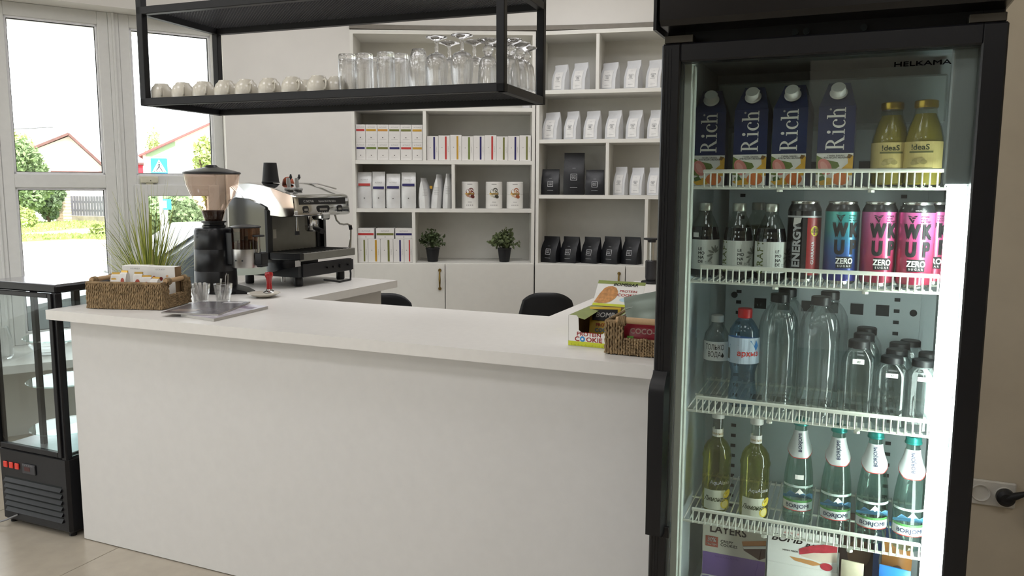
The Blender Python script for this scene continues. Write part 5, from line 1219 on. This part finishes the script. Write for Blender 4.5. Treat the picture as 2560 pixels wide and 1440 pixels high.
JB = glass('juice_bottle_glass', 'E9E8D8', 0, 1.4)
def jbottle(label, px, Y, rz):
    t = thing('juice_bottle', label, 'bottle', (fxy(px, 420, Y), Y, SHZ[0]+.0016), rz, 'gold capped juice bottles'); R = .0345
    prof = [(0, 0), (R-.004, 0), (R, .005), (R, .085), (R-.001, .092), (.029, .112), (.021, .135), (.019, .146), (.0195, .150), (0, .150)]
    MB().lathe([(0, .002)]+[(max(r-.0018, 0), max(z, .002)) for r, z in prof[1:-3]]+[(.018, .138), (0, .138)], 32).build('smoothie', SMO, t)
    MB().lathe(prof, 32).build('glass_body', thin_glass('bottle_wall', (.93, .94, .86), 1.45, .0), t)
    MB().lathe([(0, .164), (.018, .164), (.021, .162), (.0215, .152), (.0205, .149), (0, .149)], 32).build('lid', GOLD, t)
    g = lambda e=.0006: round_(R, 0, 0, eps=e)
    patch(-.05, .05, .024, .084, 'paper_label', KLAB, t, g(), 20)
    text('!deaS', .0105, mat('dark_green_print', '3A4426', .6), t, round_(R, .0685, 0, eps=.0012), bold=1, sx=1.1); patch(-.02, .024, .0625, .066, 'green_strip', mat('olive_strip', '6C6B3C', .6), t, g(.0012), 8)
    for k, (a, b, r) in enumerate(((-.006, .046, .008), (.003, .048, .0075), (.008, .045, .006), (-.011, .043, .005))): shape(ell(a, b, r, r*.75, 14), 'fruit_print', mat('tan_print_%d' % (k % 2), ('A89A5E', 'B9A870')[k % 2], .6), t, round_(R, 0, 0, eps=.0012+.0003*k))
    patch(-.024, .024, .034, .0348, 'fine_print', mat('olive_strip', '6C6B3C'), t, g(.0012), 6)
jbottle('gold capped juice bottle next to the navy cartons', 2222, 1.775, .0); jbottle('gold capped juice bottle by the lamp side of the fridge', 2306, 1.755, -.25)
# ---- second shelf: lemonade bottles
ALC = mat('aluminium_cap', 'B5B6AC', .35, .8, var=.05); DKB = mat('dark_lemonade', '15171D', .08, 0, .6, coat=.4); CLAB = mat('pale_paper_label', 'D9DDD6', .55, var=.03); OLV = mat('olive_lettering', '6B7446', .6); INKB = mat('black_ink', '17171A')
def craft(label, px, Y, rz, z0=SHZ[1], plain=False):
    t = thing('lemonade_bottle', label, 'bottle', (fxy(px, 600, Y), Y, z0+.0016), rz, 'dark lemonade bottles on the second shelf'); R = .0315
    MB().lathe([(0, 0), (R-.004, 0), (R, .005), (R, .085), (R-.002, .098), (.0275, .110), (0, .112)], 32).build('drink', mat('green_drink', '38422C', .1) if plain else DKB, t)
    MB().lathe([(R+.0002, .09), (R-.0018, .098), (.027, .111), (.020, .127), (.0145, .138), (.013, .148)], 32).build('neck', thin_glass('bottle_neck', (.82, .86, .82), 1.5, .03), t)
    MB().lathe([(0, .162), (.013, .162), (.0142, .160), (.0145, .147), (.0138, .145), (0, .145)], 28).build('cap', ALC, t)
    if plain: return
    patch(-.07, .07, .018, .083, 'paper_label', CLAB, t, round_(R, 0), 24)
    text('CRAFT', .0165, OLV, t, round_(R, .050, -.012/R*1.0-.45, eps=.001, vert=True), bold=1, sx=.95, gap=.0015)
    text('LE\nMO\nNA\nDE', .0065, INKB, t, round_(R, .060, -.05, eps=.001), bold=1, align='l', lead=1.42)
    text('BOTANIC\nFLAVOURS', .0026, mat('grey_print', '20262A'), t, round_(R, .0345, .42, eps=.001), align='l')
    for k in range(7): a = .6*k; shape(ell(.034+.009*cos(a), .058+.011*sin(a)-.002*k, .0075, .0022, 10, a+.4), 'herb_print', mat('herb_grey', '7C8078', .6), t, round_(R, 0, 0, eps=.001+.0002*k))
    if label.startswith('first'): patch(-.012, .002, .088, .098, 'price_tag', CARD, t, round_(R-.0005, 0, -.1, eps=.0018), 4)
for i, (px, Y) in enumerate(((1762, 1.775), (1846, 1.765), (1927, 1.755))): craft('%s dark lemonade bottle from the fridge handle' % ORD[i], px, Y, radians((-12, 8, 26)[i]))
craft('green lemonade bottle standing behind the third dark one', 1893, 1.90, 0, plain=True)
# ---- energy cans
CRIM = mat('can_rim', 'C8C8C4', .2, 1.0)
def can(name, label, px, Y, rz, body, design):
    t = thing('drink_can', label, 'can', (fxy(px, 600, Y), Y, SHZ[1]+.0016), rz, 'tall drink cans on the second shelf'); R = .0331
    MB().lathe([(0, .004), (.022, .004), (.024, 0), (.027, .001), (.031, .008)], 36).build('base_rim', CRIM, t)
    MB().lathe([(.031, .008), (R, .013), (R, .148)], 40).build('body', body, t)
    MB().lathe([(R, .148), (.0320, .153), (.0275, .1625)], 40).build('shoulder', mat('black_can_paint', '17171A', .3, coat=.3), t)
    MB().lathe([(.0275, .1625), (.0282, .166), (.0275, .168), (.0262, .167), (.0255, .1635), (0, .1635)], 40).build('lid', CRIM, t)
    design(t, R); return t
def wkup(tagp=False, shift=0.):
    def f(t, R):
        K = mat('black_ink', '17171A'); s = shift
        text('W', .0285, K, t, round_(R, .098, s-.33, eps=.0007), bold=2.6, sx=.68); text('K', .0285, K, t, round_(R, .098, s+.50, eps=.0007), bold=2.6, sx=.72); text('U', .0285, K, t, round_(R, .0635, s-.33, eps=.0007), bold=2.6, sx=.72); text('P', .0285, K, t, round_(R, .0635, s+.50, eps=.0007), bold=2.6, sx=.72)
        patch(-.016, .016, .034, .0575, 'zero_badge', K, t, round_(R, 0, s, eps=.0007), 8); W = mat('white_print', 'EDEDE8', .5)
        text('ZERO', .0115, W, t, round_(R, .0435, s, eps=.0012), bold=1.5, sx=.85); text('SUGAR', .0042, W, t, round_(R, .0365, s, eps=.0012), bold=1, gap=.0019)
        for q in ([(-.009, .142), (.007, .142), (.005, .1395), (-.0065, .1395)], [(-.0075, .1385), (-.0045, .1385), (.0, .131), (.0, .1265)], [(-.001, .1385), (.0045, .1385), (.003, .136), (-.0015, .136)], [(.0, .1345), (.0025, .1345), (.0005, .1275), (.0, .1265)]):
            shape([(a*1.15-.010, b) for a, b in q], 'emblem', K, t, round_(R, 0, s, eps=.0008))
        text('FITNESS\nFOOD\nFACTORY', .0032, K, t, round_(R, .1385, s+.13, eps=.0008), bold=1, align='l', lead=1.55)
        if tagp: patch(-.006, .012, .151, .1595, 'price_tag', CARD, t, lambda a, b: ((.0322-(b-.151)*.36)*sin(a/.03), -(.0327-(b-.151)*.47)*cos(a/.03), b), 4)
    return f
TEAL = ramp_mat('teal_blue_can', [(0, '29257F'), (.45, '2E62A0'), (.75, '3C97A0'), (1, '41A79E')], lo=.01, hi=.15, rough=.3, metal=.35, coat=.4); PINK = ramp_mat('pink_red_can', [(0, '8E1F3C'), (.35, 'B93C63'), (.75, 'CE5A93'), (1, 'CF63A0')], lo=.01, hi=.15, rough=.3, metal=.35, coat=.4)
def energy(t, R):
    W = mat('grey_white_print', 'C9CACC', .5); RD = mat('deep_red_print', '8C1419', .35, var=.1)
    patch(-.004, .035, .016, .134, 'red_panel', RD, t, round_(R, 0, .25, eps=.0005), 10); patch(-.05, .05, .1345, .138, 'white_ring', W, t, round_(R, 0, 0, eps=.0007), 20)
    text('Bombbar', .0075, mat('gold_print', 'B99A55', .4), t, lambda a, b: ((R-.0005)*sin(a/R), -(R-.0005)*cos(a/R), .142+b*.9), bold=1, shear=.2)
    text('ENERGY', .0165, W, t, round_(R, .076, -.26, eps=.0009, vert=True), bold=2.2, sx=1.05); text('GUARANA', .0065, W, t, round_(R, .062, .60, eps=.0009, vert=True), bold=1, sx=1.1)
    shape(ell(0, .107, .0095, .0105, 18), 'yellow_badge', mat('yellow_badge', 'DCCB1E', .5), t, round_(R, 0, .62, eps=.0009)); text('ZERO\nSUGAR', .0038, INKB, t, round_(R, .1085, .62, eps=.0014), bold=1)
    shape([(-.022, .118), (-.006, .124), (-.004, .134), (-.02, .134)], 'price_tag', CARD, t, round_(R, 0, -.1, eps=.0012))
can('can', 'black and red energy can between lemonade bottles and blue can', 2009, 1.765, radians(6), mat('black_can_body', '1C1C20', .25, .3, coat=.4), energy)
can('can', 'teal to blue energy can in the row of cans', 2103, 1.76, radians(14), TEAL, wkup())
can('can', 'pink energy can next to the blue one', 2196, 1.755, radians(14), PINK, wkup())
can('can', 'pink energy can with a white price tag on its shoulder', 2289, 1.745, radians(2), PINK, wkup(True))
can('can', 'pink energy can hidden behind the price tagged one', 2338, 1.835, radians(-10), PINK, wkup())
# ---- third shelf: water
PET = clear('water_bottle', 'FBFDFD', 1.25, .16, extra=.02); PETB = clear('blue_water_bottle', 'D0E4F5', 1.25, .16, extra=.02)
WCAP = mat('white_cap', 'DADAD4'); RCAP = mat('red_cap', 'B8262A', .4); KCAP = mat('black_cap', '19191B', .45)
Z3 = SHZ[2]+.0016
def cap(t, m, z, R, h, n=28, flutes=0):
    MB().lathe([(0, h), (R-.0015, h), (R, h-.0015), (R, .001), (R-.0008, 0), (0, 0)], n, (0, 0, z)).build('cap', m, t)
def ribbed(prof, ribs, amp):
    out = []
    for (r0, z0), (r1, z1) in zip(prof, prof[1:]):
        n = max(1, int((z1-z0)/.0045)) if (r0 > .02 and ribs[0] < z0 < ribs[1]) else 1
        for k in range(n): u = k/n; z = z0+(z1-z0)*u; r = r0+(r1-r0)*u; out.append((r-(amp*(1-abs(cos(z*pi/.017))**.5) if n > 1 else 0), z))
    return out+[prof[-1]]
t = thing('water_bottle', 'clear water bottle with a white lettered label and white cap', 'bottle', (fxy(1791, 880, 1.83), 1.83, Z3), 0, 'water bottles on the third shelf')
MB().lathe(ribbed([(0, 0), (.024, 0), (.028, .006), (.0285, .08), (.027, .086), (.0285, .092), (.0285, .135), (.026, .15), (.016, .166), (.012, .172), (.012, .18)], (.008, .07), .0015)+[(0, .18)], 28).build('bottle_body', PET, t); cap(t, WCAP, .176, .0138, .016)
patch(-.040, .042, .09, .134, 'paper_label', CARD, t, round_(.0287, 0), 16); text('ТОЛЬКО\nВОДА', .0125, INKB, t, round_(.0287, .1155, -.02, eps=.001), sx=.62, lead=1.3); shape([(0, .0185), (.0035, .0115), (.0028, .0085), (0, .007), (-.0028, .0085), (-.0035, .0115)], 'drop_mark', INKB, t, round_(.0287, .091, .62, eps=.001))
t = thing('water_bottle', 'pale blue waisted water bottle with a red cap', 'bottle', (fxy(1859, 880, 1.79), 1.79, Z3), 0, 'water bottles on the third shelf')
MB().lathe(ribbed([(0, 0), (.026, 0), (.031, .006), (.0305, .03), (.026, .06), (.026, .075), (.0325, .10), (.0328, .15), (.031, .17), (.02, .188), (.0145, .194), (.013, .2), (.013, .206)], (.001, .002), .001)+[(0, .206)], 32).build('bottle_body', PETB, t); cap(t, RCAP, .196, .0155, .021)
patch(-.052, .052, .098, .155, 'label_wrap', mat('blue_white_label', 'C4D2E2', .4), t, round_(.033, 0), 18); shape([(-.05, .13), (-.03, .137), (0, .128), (.03, .148), (.04, .155), (-.05, .155)], 'blue_print', mat('mid_blue_print', '6E8FBE', .5), t, round_(.033, 0, 0, eps=.001)); shape([(-.012, .138), (.016, .15), (.024, .138), (.03, .15), (.036, .138), (.03, .128)], 'mountain_print', mat('bright_blue_print', '3D7FC0', .5), t, round_(.033, 0, .1, eps=.0013))
text('архыз', .0125, mat('bright_red_print', 'CF3A35'), t, round_(.033, .1155, .42, eps=.0013), bold=1); patch(-.04, -.031, .106, .13, 'barcode', mat('dark_grey_print', '4A4844'), t, round_(.033, 0, 0, eps=.0013), 2)
big_prof = ribbed([(0, .004), (.02, .002), (.036, 0), (.0405, .008), (.0405, .15), (.0405, .175), (.037, .2), (.026, .222), (.019, .23), (.0165, .236), (.0165, .242)], (.012, .16), .0022)+[(0, .242)]
def fluted(prof, n, za, zb, amp, k):
    R = []
    for r, z in prof:
        u = min(max((z-za)/(zb-za), 0), 1); w = sin(pi*u)
        R.append([((r+amp*w*cos(k*t+2.2*u))*cos(t), (r+amp*w*cos(k*t+2.2*u))*sin(t), z) for t in [2*pi*i/n for i in range(n)]])
    return MB().loft(R)
big_prof = [q for q in big_prof if q[0] > 0]; big_prof = [q for q in big_prof if q[1] < .16]+[(.0405, .165), (.0405, .175), (.0398, .183), (.0385, .192), (.0365, .201), (.0335, .209), (.0295, .217), (.0245, .2245), (.0195, .230), (.0165, .236), (.0165, .242)]
BIGM = fluted(big_prof, 64, .165, .232, .0012, 12).mesh('bottle_body', PET, 60)
def big(label, px, Y):
    t = thing('water_bottle', label, 'bottle', (fxy(px, 880, Y), Y, Z3), 0, 'water bottles on the third shelf'); link('bottle_body', BIGM, t); cap(t, KCAP, .236, .0195, .018); MB().lathe([(.0195, .2345), (.021, .234), (.021, .232), (.0195, .2315)], 24).build('neck_ring', PET, t)
big('large ribbed water bottle next to the pale blue one', 1944, 1.785); big('large ribbed water bottle by the square bottles', 2046, 1.775); big('large ribbed water bottle half hidden behind the one by the blue bottle', 1962, 1.885); big('large ribbed water bottle half hidden behind the one by the square bottles', 2068, 1.875)
def sqb(label, px, Y, H, tagn, grp='square water bottles with black caps'):
    t = thing('water_bottle', label, 'bottle', (fxy(px, 980, Y), Y, Z3), 0, grp); k = H
    MB().lathe([(0, 0), (.029, 0), (.0325, .005), (.0325, k*.70), (.031, k*.78), (.024, k*.86), (.0185, k*.9), (.018, k*.93), (0, k*.93)], 40, sq=3.6).build('bottle_body', PET, t)
    c = MB().lathe([(0, k), (.019, k), (.021, k-.002), (.021, k*.905), (0, k*.905)], 32).build('cap', KCAP, t); MB().lathe([(.0205, k*.90), (.0222, k*.897), (.0222, k*.89), (.0205, k*.887)], 28).build('neck_ring', PET, t)
    if tagn: p = patch(-.011, .011, k*.73, k*.79, 'price_tag', CARD, t, lambda a, b: (a, -.0325+.022*max(0, b/k-.72), b), 1); text('40', .005, mat('grey_print', '20262A'), t, lambda a, b: (a, -.0335+.022*.03, k*.745+b), shear=.2)
sqb('tall square water bottle with a price tag and black cap', 2141, 1.77, .168, True); sqb('tall square water bottle standing behind the tagged tall one', 2152, 1.86, .168, False); sqb('tall square water bottle furthest back behind the tall tagged one', 2158, 1.945, .168, False)
sqb('small square water bottle with a price tag, in the middle', 2225, 1.755, .142, True); sqb('small square water bottle behind the middle tagged one', 2236, 1.84, .142, False); sqb('small square water bottle furthest back in the middle file', 2242, 1.925, .142, False)
sqb('small square water bottle with a price tag, nearest the lamp', 2304, 1.745, .142, True); sqb('small square water bottle behind the one nearest the lamp', 2318, 1.83, .142, False); sqb('small square water bottle furthest back near the lamp', 2268, 1.965, .142, False)
# ---- fourth shelf: lemonade and mineral water
Z4 = SHZ[3]+.0016
LEM = clear('yellow_lemonade', 'EFEBB0', 1.25, .16, extra=.015); GRN = clear('green_bottle_glass', 'DFF3ED', 1.25, .16, extra=.015); GCAP = mat('teal_cap', '1F7F78', .3, .5)
def aqua(label, px, Y):
    t = thing('lemonade_bottle', label, 'bottle', (fxy(px, 1180, Y), Y, Z4), 0, 'yellow lemonade bottles on the lowest shelf'); R = .0315
    MB().lathe([(0, 0), (R-.003, 0), (R, .006), (R, .118), (R+.0012, .122), (R+.0012, .128), (R-.0005, .132), (.029, .145), (.022, .157), (.0135, .165), (.0115, .172), (.0108, .178), (0, .178)], 36).build('drink', LEM, t)
    MB().lathe([(.0112, .177), (.0108, .225)], 24).build('neck', thin_glass('clear_neck', (.93, .95, .92), 1.5, .03), t); cap(t, WCAP, .213, .0142, .017)
    patch(-.03, .03, .171, .189, 'neck_label', CARD, t, round_(.0117, 0), 12); text('Лимонад', .006, mat('gold_print', 'B99A55'), t, round_(.0117, .176, 0, eps=.001), shear=.3)
    patch(-.026, .026, .006, .052, 'paper_label', mat('cream_label', 'D6D8C4', .5), t, round_(R, 0, .05), 14); text('Лимонад', .0115, mat('dark_green_print', '3A4426'), t, round_(R, .026, 0.05, eps=.001), bold=1, shear=.35, sx=.72)
    shape(ell(.024, .02, .011, .011, 18), 'lemon_print', mat('lemon_yellow', 'DCC43A', .5), t, round_(R, 0, .1, eps=.0013)); shape(ell(.03, .043, .012, .008, 16, .6), 'lemon_print', mat('lemon_yellow', 'DCC43A'), t, round_(R, 0, .1, eps=.0013)); shape(ell(.024, .02, .008, .008, 14), 'lemon_print', mat('lemon_pale', 'E6DA8E', .5), t, round_(R, 0, .1, eps=.0016))
    text('AquAlania', .0095, mat('silver_print', 'C6C6C2'), t, round_(R, .066, .45, eps=.001), sx=.9, shear=.1)
aqua('yellow lemonade bottle at the handle end of the lowest shelf', 1791, 1.80); aqua('yellow lemonade bottle beside the first green mineral water bottle', 1887, 1.785)
BP = [(0, 0), (.027, 0), (.0305, .005), (.031, .06), (.0308, .09), (.029, .115), (.0245, .145), (.019, .172), (.0145, .195), (.0125, .212), (.0125, .22)]
def bR(z):
    for (r0, z0), (r1, z1) in zip(BP[1:], BP[2:]):
        if z <= z1: return r0+(r1-r0)*(z-z0)/(z1-z0)
    return .0125
BM = MB().lathe(BP+[(0, .22)], 36).mesh('bottle_body', GRN)
MTN = mat('mountain_blue', '5E8DB8', .5); MTG = mat('meadow_green', '4E8A4A', .5); SILV = mat('silver_paper', 'D3D8D8', .4, .2)
def borj(label, px, Y, tagp=False):
    t = thing('mineral_bottle', label, 'bottle', (fxy(px, 1220, Y), Y, Z4), radians(4), 'green mineral water bottles'); link('bottle_body', BM, t)
    MB().lathe([(0, .2335), (.0135, .2335), (.015, .2315), (.0152, .224), (.0163, .2225), (.0163, .2195), (.014, .218), (0, .218)], 32).build('cap', GCAP, t)
    # neck collar flaring down
    n = 24; vs = []
    for j in range(5):
        for i in range(n+1):
            a = -1.9+3.8*i/n; zt = .208; zb = .152+.010*max(0, abs(a)-.55)/.6*(1 if abs(a) < 1.15 else 1); z = zt+(zb-zt)*j/4; r = bR(z)+.0012+.004*(j/4)**2
            vs.append((r*sin(a), -r*cos(a), z))
    MB().add(vs, [(j*(n+1)+i, j*(n+1)+i+1, (j+1)*(n+1)+i+1, (j+1)*(n+1)+i) for j in range(4) for i in range(n)]).build('neck_label', SILV, t)
    vs = []
    for k in range(2):
        for i in range(n+1):
            a = -1.9+3.8*i/n; z = .152+.010*max(0, abs(a)-.55)/.6-.0014*k; r = bR(z)+.0056; vs.append((r*sin(a), -r*cos(a), z))
    MB().add(vs, [(i, i+1, n+2+i, n+1+i) for i in range(n)]).build('red_edge', mat('bright_red_print', 'CF3A35'), t)
    def nk(a, b): z = .1835+a; r = bR(z)+.0018+.004*((.208-z)/.056)**2; t_ = -.05-b/r+.2; return (r*sin(t_), -r*cos(t_), z)
    text('BORJOMI', .0075, mat('navy_print', '1E2A4C', .5), t, nk, bold=1, sx=.95)
    # body label: sky, mountains, meadow, name
    patch(-.04, .04, .034, .052, 'name_panel', SILV, t, round_(bR, 0, 0, eps=.0006), 16); patch(-.04, .04, .052, .057, 'meadow_band', MTG, t, round_(bR, 0, 0, eps=.0007), 16)
    shape([(-.04, .056), (.04, .056), (.04, .068), (.026, .073), (.016, .070), (.003, .084), (-.006, .072), (-.018, .077), (-.028, .066), (-.04, .062)], 'mountain_print', MTN, t, round_(bR, 0, 0, eps=.0008)); shape([(-.006, .072), (.003, .084), (.012, .074), (.007, .073), (.003, .0705), (.0, .074)], 'snow_print', CARD, t, round_(bR, 0, 0, eps=.0011))
    patch(-.04, .04, .085, .090, 'pale_band', mat('pale_green_paper', 'C6D9D2', .5), t, round_(bR, 0, 0, eps=.0005), 16)
    text('BORJOMI', .0085, mat('navy_print', '1E2A4C'), t, round_(bR, .0395, 0, eps=.0011), bold=1, sx=1.15); patch(-.035, .035, .0325, .034, 'red_edge', mat('bright_red_print', 'CF3A35'), t, round_(bR, 0, 0, eps=.0008), 14)
    if tagp: patch(-.008, .01, .104, .114, 'price_tag', CARD, t, round_(bR, 0, 0, eps=.001), 3)
borj('green mineral water bottle with a small price tag', 1995, 1.80, True); borj('second green mineral water bottle counting from the tagged one', 2090, 1.78); borj('third green mineral water bottle counting from the tagged one', 2182, 1.765); borj('green mineral water bottle nearest the lamp', 2276, 1.755)
# ---- fridge floor: boxes of bars
ZF = .4745
PUR = mat('purple_card', '7B5FA0', .55, var=.04)
t = thing('snack_box', 'cream and purple crispy cookie box with its lid raised', 'box', (-.296, 1.735, ZF), radians(-1))
MB().box(0, .15, 0, .13, 0, .052, .001).build('carton', CARD, t)
hd_ = MB().box(0, .125, 0, .002, 0, .125).build('raised_lid', mat('cream_card', 'D9D5C6', .55), t, (0.001, .127, .042), (radians(2), 0, 0)); hd_.scale = (1.18, 1, 1.22)
F = front(0, 0, 0); patch(.001, .124, .001, .056, 'purple_panel', PUR, hd_, F); text('LAYERS', .016, mat('brown_black_print', '2A1E1C', .6), hd_, front(.05, 0, .099), bold=1, sx=1.0); patch(.006, .031, .068, .09, 'red_badge', mat('brick_red_print', 'A8503C', .5), hd_, F); text('30%', .009, CARD, hd_, front(.0185, 0, .079, .0012), bold=1, sx=.85); text('PROTEIN', .0042, CARD, hd_, front(.0185, 0, .0715, .0012), bold=1, sx=.85); text('CRISPY\nCOOKIES', .0058, mat('brown_black_print', '2A1E1C'), hd_, front(.036, 0, .080), align='l', bold=1)
shape([(.078, .088), (.124, .098), (.124, .064), (.112, .058), (.082, .072)], 'bar_print', mat('cocoa_print', '4A3026', .6), hd_, F); shape([(.078, .09), (.124, .1), (.124, .09), (.08, .081)], 'bar_print', mat('caramel_print', 'B87C4A', .6), hd_, front(0, 0, 0, .001)); shape([(.08, .08), (.124, .089), (.124, .083), (.082, .075)], 'bar_print', CARD, hd_, front(0, 0, 0, .001))
text('NO SUGAR ADDED', .004, mat('deep_purple', '4E3A78', .5), hd_, front(.05, 0, .048))
for k in range(4):
    b = thing('snack_bar', '%s wrapped bar in the crispy cookie box' % ORD[k], 'bar', (-.276+.034*k, 1.79, ZF+.0525), radians(-8+4*k), 'wrapped bars in the cookie box'); R = [[(x*.013*kw, y_, z*.009*kw+.009) for x, z in ((-1, -.5), (0, -1), (1, -.5), (1, .5), (0, 1), (-1, .5))] for y_, kw in ((-.05, .3), (-.044, 1), (.03, 1), (.036, .3))]
    MB().loft(R).build('wrapper', mat('bar_wrapper_%d' % (k % 2), ('8C74B4', 'A98862')[k % 2], .35), b); text('CHIKA', .007, mat('brown_black_print', '2A1E1C'), b, lambda a, c, : (a*.8, -.02+c, .0186), bold=1)
t = thing('snack_box', 'white bar box printed with a cherry cake slice', 'box', (-.139, 1.81, ZF), radians(-1)); MB().box(0, .15, 0, .11, 0, .138, .001).build('carton', CARD, t)
hb_ = MB().box(0, .15, 0, .002, 0, .1).build('raised_lid', CARD, t, (0, .0, .138), (radians(2), 0, 0)); hb_.scale = (.98, 1, .82); F = front(0, 0, 0); text('BOMB', .021, INKB, hb_, front(.04, 0, .064), bold=1, shear=.3, sx=.85); text('BAR', .014, INKB, hb_, front(.096, 0, .056), bold=1, shear=.3, sx=.9); text('natural bar', .0065, mat('bright_red_print', 'CF3A35'), hb_, front(.05, 0, .089), shear=.3)
shape([(.07, .05), (.09, .062), (.13, .074), (.149, .07), (.149, .03), (.12, .022), (.074, .03)], 'cake_print', mat('cake_cream', 'E3D2C0', .6), hb_, F); shape([(.068, .05), (.09, .064), (.13, .078), (.149, .074), (.149, .058), (.12, .05), (.1, .046), (.085, .04), (.07, .034)], 'cake_print', mat('cherry_print', 'B52E3E', .5, var=.2, scale=90), hb_, front(0, 0, 0, .001)); shape([(.048, .024), (.1, .022), (.12, .016), (.1, .008), (.06, .014)], 'biscuit_print', mat('biscuit_print', 'C58B52', .6), hb_, F); shape(ell(.128, .012, .013, .011), 'berry_print', mat('cherry_print', 'B52E3E'), hb_, front(0, 0, 0, .0012)); text('HIGH FIBER', .0048, INKB, hb_, front(.033, 0, .038), align='l', bold=1)
def packet(label, x, y, z, w, h, col, rz, tilt, extra=None):
    t = thing('snack_packet', label, 'packet', (x, y, z), 0, 'snack packets at the fridge bottom', rot=(radians(tilt), 0, radians(rz))); R = [[(a*w/2, b*.011*q, zz) for a, b in ((-1, -.3), (-.5, -1), (.5, -1), (1, -.3), (1, .3), (.5, 1), (-.5, 1), (-1, .3))] for zz, q in ((0, .15), (.012, .9), (h*.5, 1), (h-.014, .8), (h, .12))]
    MB().loft(R).build('wrapper', mat('packet_'+col, col, .3, var=.15, scale=25), t)
    if extra: shape(ell(0, h*.6, w*.3, h*.16, 16), 'picture', mat('packet_print_'+extra, extra, .5), t, front(0, -.0112, 0, .0015)); patch(-w*.35, w*.35, h*.25, h*.36, 'title_band', mat('packet_band', 'D8D2C4', .5), t, front(0, -.0112, 0, .0015), 1)
packet('dark brown nut packet leaning at the fridge bottom', .05, 1.955, ZF+.0, .085, .235, '4A3430', 8, 6, '7B5A44'); packet('cream packet with a green label beside the cherry bar box', .04, 1.80, ZF+.0, .045, .18, 'D5CBB0', -6, 4, '8C9A4A'); packet('deep blue packet standing at the fridge bottom', .115, 1.935, ZF, .06, .235, '2C5FA8', -4, 6, 'E0E4EA'); packet('orange brown packet in front of the deep blue one', .125, 1.875, ZF, .06, .222, 'A8703A', 6, 8, '5A3A22'); packet('bright blue packet nearest the lamp', .125, 1.80, ZF, .06, .19, '2F78C4', -10, 8, 'E9EDF2'); packet('pale packet between the cream and the bright blue ones', .082, 1.765, ZF, .038, .15, 'D9CFC0', 4, 4, 'B07AA0')

# ================================================================== WALL BEHIND THE FRIDGE
wy = 2.75
pl = thing('wall_socket', 'white double wall socket beside the fridge', 'socket', (.44, wy, .525))
MB().box(-.062, .062, -.012, 0, -.04, .04, .004).build('plate', mat('socket_white', 'D8D4CA', .4), pl)
for x in (-.032, .032):
    w_ = MB().lathe([(0, -.004), (.021, -.004), (.022, .004), (.0255, .006), (.027, .003), (.027, 0)], 28).xf(Matrix.Rotation(radians(90), 4, 'X')).build('socket_well', mat('socket_white', 'D8D4CA'), pl, (x, -.012, 0))
    for q in (-.0095, .0095): MB().lathe([(0, 0), (.0028, 0), (.0028, .001), (0, .001)], 10).xf(Matrix.Rotation(radians(90), 4, 'X')).build('socket_hole', DK, w_, (q, -.0035+.008, 0)) if x < 0 else None
pg_ = thing('power_plug', 'black plug pushed into the wall socket', 'plug', (.472, wy-.018, .525))
MB().lathe([(0, 0), (.024, 0), (.026, .006), (.025, .022), (.016, .03), (0, .031)], 24).xf(Matrix.Rotation(radians(90), 4, 'X')).build('plug_body', KCAP, pg_)
MB().tube([(0, -.018, .0), (.02, -.022, .010), (.05, -.024, .026)], [.014, .012, .007], 12).build('strain_relief', KCAP, pg_)
MB().tube([(.045, -.024, .024), (.075, -.022, .03), (.12, -.012, .026), (.2, -.01, .02), (.3, -.01, -.2), (.32, -.01, -.5)], .0042, 8).build('cord', KCAP, pg_)
tk = thing('cable_duct', 'white plastic cable duct running down the wall edge', 'cable duct', (.545, wy, 0)); MB().box(-.006, .05, -.02, 0, .43, .93, .002).build('duct_cover', mat('duct_white', 'BDB9AE', .5), tk); MB().box(.004, .012, -.022, -.019, .44, .92).build('duct_groove', mat('duct_shadow', '8A867C', .6), tk)
MB().box(.02, .035, -.02, 0, .93, HC-.2, .002).build('upper_duct', mat('duct_white', 'BDB9AE'), tk)
